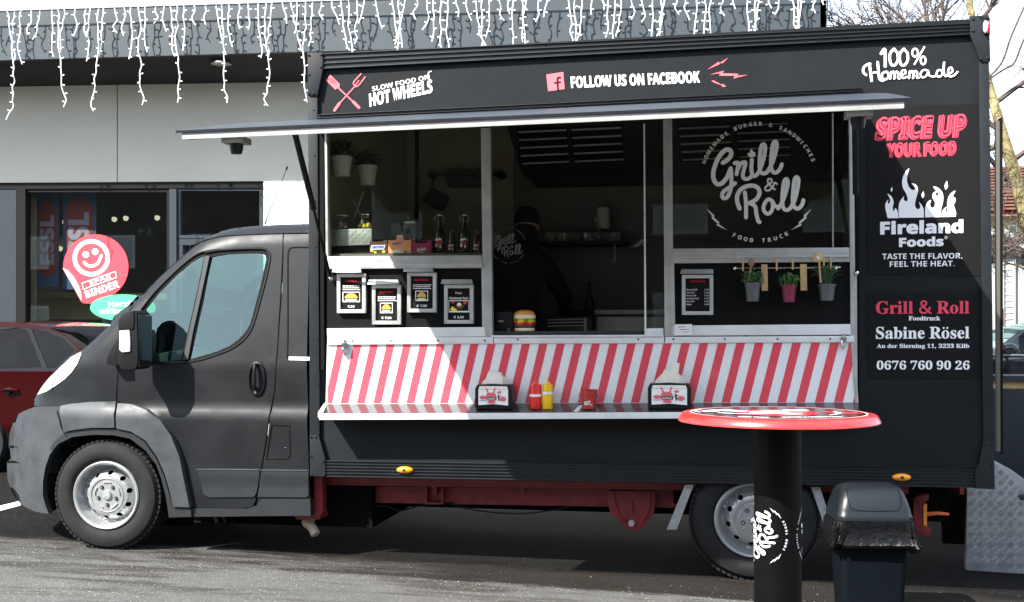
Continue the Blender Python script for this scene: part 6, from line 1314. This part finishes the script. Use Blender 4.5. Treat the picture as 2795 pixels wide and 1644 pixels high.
# burger model
Y = .11; c = W(1432, 906, Y); k = (W(1461, 880, Y).x-W(1403, 880, Y).x)/2; hh = W(1432, 846, Y).z-c.z; r = thing('burger_model', c, 'glossy model burger with sesame bun on the inner counter', 'burger model')
def ly(nm, mt, z0, z1, k0, k1, k2, wob=0):
    m = M(); m.lathe([(0, z0*hh), (k*k0, z0*hh), (k*k1, (z0+z1)/2*hh), (k*k2, z1*hh), (0, z1*hh)], c, (0, 0, 1), 40)
    if wob: m.v = [(x+wob*math.sin(j*1.3)*.4, y+wob*math.cos(j*2.1)*.4, z+wob*math.sin(j*.9)) for j, (x, y, z) in enumerate(m.v)]
    return m.build(nm, K[mt], r, smooth=True)
ly('bottom_bun', 'bunw', 0, .17, .82, .97, .92); ly('patty', 'meat', .17, .34, .93, 1, .95); ly('tomato', 'tomato', .34, .44, .97, 1.0, .95, .003); ly('cheese', 'cheese', .44, .50, .96, 1, .94, .003); ly('lettuce', 'lett', .50, .58, .9, 1.02, .93, .004)
M().lathe([(k*.92, .58*hh), (k*1.0, .68*hh), (k*.97, .8*hh), (k*.8, .92*hh), (k*.4, .99*hh), (0, hh)], c, (0, 0, 1), 32).build('top_bun', K['bun'], r, smooth=True)
M().lathe([(k*1.005, .60*hh), (k*1.013, .66*hh), (k*.995, .76*hh)], c, (0, 0, 1), 32).build('bun_band', K['bunw'], r, smooth=True)

# --- the cook, seen from behind
pc = W(1408, 900, 1.15); PX, PY = pc.x, 1.15
pr = thing('person', (PX, PY, .69), 'person in black cap and black hoodie, back turned, cooking inside the truck', 'person')
P = lambda x, y, z: Vector((PX+x, PY+y, z))
hz_ = W(1420, 612, 1.2).z
vsx = {'pelvis': (P(-.02, .0, 1.22), .165, .12), 'belly': (P(-.02, .0, 1.38), .17, .125), 'chest': (P(-.02, .03, 1.62), .185, .13), 'upper': (P(0, .06, hz_-.26), .17, .12), 'neck': (P(.03, .12, hz_-.10), .075, .075),
       'shl': (P(-.20, .06, hz_-.30), .085, .08), 'ell': (P(-.27, .16, hz_-.58), .06, .06), 'wrl': (P(-.14, .38, hz_-.72), .042, .042), 'shr': (P(.21, .07, hz_-.31), .085, .08), 'elr': (P(.32, .22, hz_-.52), .06, .06), 'wrr': (P(.28, .46, hz_-.62), .042, .042),
       'hil': (P(-.12, 0, 1.12), .11, .11), 'knl': (P(-.12, -.01, .98), .085, .085), 'anl': (P(-.12, .02, .80), .06, .06), 'hir': (P(.09, 0, 1.12), .11, .11), 'knr': (P(.10, -.01, .98), .085, .085), 'anr': (P(.10, .02, .80), .06, .06)}
E_ = [('pelvis', 'belly'), ('belly', 'chest'), ('chest', 'upper'), ('upper', 'neck'), ('upper', 'shl'), ('shl', 'ell'), ('ell', 'wrl'), ('upper', 'shr'), ('shr', 'elr'), ('elr', 'wrr'), ('pelvis', 'hil'), ('hil', 'knl'), ('knl', 'anl'), ('pelvis', 'hir'), ('hir', 'knr'), ('knr', 'anr')]
ks = list(vsx); me = bpy.data.meshes.new('body'); me.from_pydata([tuple(vsx[k][0]-Vector(pr.location)) for k in ks], [(ks.index(a), ks.index(b)) for a, b in E_], []); me.materials.append(K['cloth'])
bo = bpy.data.objects.new('body', me); COL.objects.link(bo); bo.parent = pr
bo.modifiers.new('s', 'SKIN'); me.skin_vertices.new() if not me.skin_vertices else None
for i, k in enumerate(ks): me.skin_vertices[0].data[i].radius = vsx[k][1:]; me.skin_vertices[0].data[i].use_root = (i == 0)
ss = bo.modifiers.new('d', 'SUBSURF'); ss.levels = 2; ss.render_levels = 2
hc = P(.05, .17, hz_)
m = M(); m.ball(hc, .092, 20, sc_=(.86, 1.05, 1.2)); m.ball(hc+Vector((.02, .098, -.01)), .02, 8, sc_=(.7, 1, 1.2)); m.ball(hc+Vector((-.08, .0, -.01)), .024, 8, sc_=(.4, .8, 1.2)); m.ball(hc+Vector((.08, .0, -.01)), .024, 8, sc_=(.4, .8, 1.2)); m.tube([hc+Vector((0, -.01, -.06)), hc+Vector((-.02, -.03, -.17))], [.055, .06], 12); m.build('head', K['skin'], pr, smooth=True)
M().tube([hc+Vector((-.01, -.10, -.16)), hc+Vector((0, -.07, -.08)), hc+Vector((0, -.05, -.02))], [.10, .09, .075], 14).build('hood', K['cloth'], pr, smooth=True)
m = M(); m.lathe([(.100, -.012), (.102, .02), (.095, .06), (.07, .10), (.03, .118), (0, .12)], hc+Vector((0, 0, .015)), (0, .12, 1), 24, sx=.9); m.prism([hc+Vector((-.07, .07, .01)), hc+Vector((.07, .07, .01)), hc+Vector((.06, .17, -.01)), hc+Vector((-.06, .17, -.01))], (0, 0, .008)); m.build('cap', K['cloth'], pr, smooth=True)
for wk, s in (('wrl', 1), ('wrr', -1)):
    w_ = vsx[wk][0]; m = M(); m.ball(w_+Vector((0, .06, -.01)), .045, 12, sc_=(.9, 1, .45))
    for f_, (dx, L_) in enumerate(((-.028, .065), (-.010, .078), (.010, .074), (.028, .058))): b0 = w_+Vector((dx, .09, -.012)); m.tube([b0, b0+Vector((0, L_*.5, -.008)), b0+Vector((0, L_*.8, -.03))], [.010, .009, .007], 7)
    b0 = w_+Vector((s*.035, .055, -.01)); m.tube([b0, b0+Vector((s*.022, .03, -.008)), b0+Vector((s*.02, .055, -.02))], [.011, .010, .008], 7); m.tube([w_-Vector((0, .03, 0)), w_+Vector((0, .06, -.008))], [.032, .03], 10); m.build('hand', K['skin'], pr, smooth=True)
A = Art(2.245, 2.245, 1300, 300); logo(A, (198, 832), .30); ly_ = PY-.115
A.place('shirt_logo', mat('shirt_print', (.42, .43, .42), .8), pr, ly_, .0)

# ============================================================ IN FRONT OF THE TRUCK
# standing table
zc_ = F/700; xc_ = (2123-U0)/700; tx, ty = xc_*CT-zc_*ST, xc_*ST+zc_*CT-D; TZ = 1.085
tb = thing('standing_table', (tx, ty, gz(tx)), 'round standing table with red rim on a thick black printed column', 'table')
R = .372
m = M(); m.lathe([(R-.035, 0), (R-.006, -.0005), (R, -.004), (R+.013, -.026), (R+.013, -.031), (R+.005, -.033), (R-.03, -.022), (0, -.022)], (tx, ty, TZ), (0, 0, 1), 72); m.build('red_rim', K['tabred'], tb, smooth=True)
M().lathe([(0, .0015), (R-.028, .0015), (R-.028, -.001)], (tx, ty, TZ), (0, 0, 1), 64).build('table_top', K['tabblk'], tb)
def tf(u, v, d): a = .0; return Vector((tx+u*R, ty+v*R, TZ+.0015+d))
A = Art(); A.stroke([(.90*math.cos(t*math.pi/24), .90*math.sin(t*math.pi/24)) for t in range(48)], .022, 1, True); A.place('ring_print', K['stickp'], tb, 0, .0006, tf)
A = Art(); rn = random.Random(4)
A.poly([((.40+.025*(t % 2))*math.cos(t*math.pi/30), -.05+(.46+.03*(t % 2))*math.sin(t*math.pi/30)) for t in range(60)]); A.poly([(.45, .25), (.8, .1), (.86, -.1), (.7, -.12), (.5, 0)]); A.place('emblem_print', K['tabred'], tb, 0, .0012, tf)
A = Art(); A.disc((-.05, -.02), .17, .22); A.disc((.2, .3), .14, .13); A.disc((.12, -.2), .12, .1); A.disc((-.22, -.1), .08, .2); A.disc((-.55, .15), .16, .10); A.disc((-.42, .1), .12, .07); A.disc((-.7, .02), .10, .06); A.stroke([(-.6, -.25), (-.3, -.35), (-.1, -.3)], .05, 3); A.stroke([(.5, -.35), (.62, -.1), (.58, .1)], .03, 3)
A.text('BURGER & SANDWICHES', (.02, -.74), (.60, -.58), (.0, -.66), 'sans', .02); A.text('FOOD TRUCK', (-.42, -.72), (-.12, -.80), (-.42, -.64), 'sans', .02); A.stroke([(-.8, .2), (-.86, 0), (-.8, -.2)], .02, 3)
A.place('white_print', K['white'], tb, 0, .0020, tf)
CR = .0907; m = M(); g0z = gz(tx)
m.lathe([(CR, 0), (CR, TZ-.023-g0z)], (tx, ty, g0z), (0, 0, 1), 64); m.build('column', K['colblk'], tb, smooth=True)
M().lathe([(CR+.12, 0), (CR+.125, .01), (CR+.11, .02), (CR+.01, .035)], (tx, ty, g0z), (0, 0, 1), 48).build('base_plate', K['colblk'], tb, smooth=True)
fwd = math.atan2(-D-ty, 0-tx)
def cyl(off):
    def g(u, v, d):
        a = fwd+off+u/63.5; z = EYE+(V0-v)/700; return Vector((tx+math.cos(a)*(CR+d), ty+math.sin(a)*(CR+d), z))
    return g
for off in (-.93, 2.21):
    A = Art(); logo(A, (0, 1452.5), .56/2.41, -math.pi/2, fat=1.05); A.place('column_logo', K['white'], tb, 0, .0008, cyl(off))
m = M()
# wheelie bin with swing lid
kb = 535; zc_ = F/kb; xc_ = (2370-U0)/kb; bx, by = xc_*CT-zc_*ST, xc_*ST+zc_*CT-D; bz_ = gz(bx)
bn = thing('waste_bin', (bx, by, bz_), 'dark grey plastic waste bin with domed swing lid and black liner', 'bin')
def rr_box(hw, hd, r_, n=6):
    o = []
    for cx_, cy_, a0 in ((hw-r_, hd-r_, 0), (-hw+r_, hd-r_, 90), (-hw+r_, -hd+r_, 180), (hw-r_, -hd+r_, 270)):
        for i in range(n+1): a = math.radians(a0+90*i/n); o.append((cx_+r_*math.cos(a), cy_+r_*math.sin(a)))
    return o
RZ = Matrix.Rotation(TH*.6, 3, 'Z')
def loft(levels, nm, mt, cap0=True, cap1=True):
    m = M(); V = []; n = None
    for z, hw, hd, r_, *sh_ in levels:
        q = rr_box(hw, hd, r_); n = len(q); dy = sh_[0] if sh_ else 0; V += [Vector((bx, by, bz_+z))+RZ @ Vector((x, y+dy, 0)) for x, y in q]
    fs = [(k*n+j, k*n+(j+1) % n, (k+1)*n+(j+1) % n, (k+1)*n+j) for k in range(len(levels)-1) for j in range(n)]
    if cap0: fs.append(tuple(range(n-1, -1, -1)))
    if cap1: fs.append(tuple(range((len(levels)-1)*n, len(levels)*n)))
    m.add(V, fs); return m.build(nm, mt, bn, smooth=True)
loft([(.0, .145, .12, .03), (.01, .152, .125, .035), (.03, .152, .125, .035), (.032, .148, .121, .03), (.46, .172, .145, .04), (.50, .176, .148, .04)], 'bin_body', K['bin'])
loft([(.500, .186, .158, .045), (.505, .190, .162, .05), (.525, .190, .162, .05), (.535, .184, .156, .05), (.555, .182, .152, .05), (.60, .170, .135, .05), (.640, .158, .11, .05), (.660, .145, .085, .05), (.672, .12, .05, .04), (.675, .08, .02, .015)], 'bin_lid', K['binlid'])
def lidpt(x, z, d=0):
    lv = [(.535, .156), (.555, .152), (.60, .135), (.640, .11), (.660, .085), (.672, .05)]
    for (z0, d0), (z1, d1) in zip(lv, lv[1:]):
        if z <= z1 or z1 == .672: hd = d0+(d1-d0)*(z-z0)/(z1-z0); break
    return Vector((bx, by, bz_+z))+RZ @ Vector((x, -hd-d, 0))
m = M(); Pl = [(-.125, .655), (-.13, .62), (-.125, .585), (-.11, .562), (-.07, .556), (0, .555), (.07, .556), (.11, .562), (.125, .585), (.13, .62), (.125, .655)]
m.tube(smooth_path([lidpt(x, z, .001) for x, z in Pl], 3), .0022, 5); m.build('flap_seam', K['seal'], bn)
m = M(); rn = random.Random(8); V = []; nn = 72
lv = [(.505, .188, .16), (.47, .196, .168), (.43, .198, .17), (.40, .205, .18), (.385, .214, .19), (.37, .210, .182), (.365, .19, .16), (.385, .18, .15)]
for k, (z, hw, hd) in enumerate(lv):
    q = rr_box(hw, hd, .05, 17)[:nn]
    for j, (x, y) in enumerate(q):
        w_ = (.35+.65*min(k, 4)/4)*(.008*math.sin(j*.9+k*.8)+.006*math.sin(j*2.3+k*1.7)+rn.uniform(-.003, .003)); s = 1+w_*6*(1 if k else 0)
        V.append(Vector((bx, by, bz_+z+(.016*math.sin(j*.26+1)+.01*math.sin(j*.7))*(k/7)))+RZ @ Vector((x*s, y*s, 0)))
m.add(V, [(k*nn+j, k*nn+(j+1) % nn, (k+1)*nn+(j+1) % nn, (k+1)*nn+j) for k in range(len(lv)-1) for j in range(nn)]); m.build('bin_liner', K['bag'], bn, smooth=True)
# tread plate generator box behind the rear corner
Y = .62; gb = thing('tread_plate_locker', W(2720, 1562, Y), 'big aluminium tread plate box standing behind the rear corner of the truck', 'box')
face = [(2637, 1557), (2640, 1300), (2690, 1246), (2722, 1262), (2762, 1284), (2850, 1348), (2900, 1352), (2900, 1574)]
M().pp(face, Y, Y+.06).build('locker_body', K['diam'], gb, bevel=.006)
def grp(u, v, s, mt):
    m = M(); c = W(u, v, Y-.0012); k = .0062
    for j in range(4):
        o = (j-1.5)*.0085; dx, dz = (.013, .013*s); m.tube([c+Vector((-dx+o*.9, 0, -dz-o*.9*s)), c+Vector((dx+o*.9, 0, dz-o*.9*s))], .0019, 4)
    return m
i = 0; kk = M()
for a in range(0, 14):
    for b in range(0, 24):
        u = 2650+a*27.5*.5*1.0; v = 1262+b*14
        if (a+b) % 2: continue
        if not inside(u-9, v-9, face) or not inside(u+9, v-9, face) or not inside(u+9, v+9, face): continue
        s = 1 if b % 2 else -1
        c = W(u, v, Y-.0012)
        for j in range(4):
            o = (j-1.5)*.0075; kk.tube([c+Vector((-.011+o*.8, 0, (-.011-o*.8)*s*1.0)), c+Vector((.011+o*.8, 0, (.011-o*.8)*s))], .0030, 4)
o = kk.build('tread_pattern', K['diam'], gb, weld=False); o['kind'] = 'stuff'
M().ball(W(2792, 1357, Y), .03, 12, sc_=(1, .2, .7)).build('latch_recess', K['wframe'], gb, smooth=True)
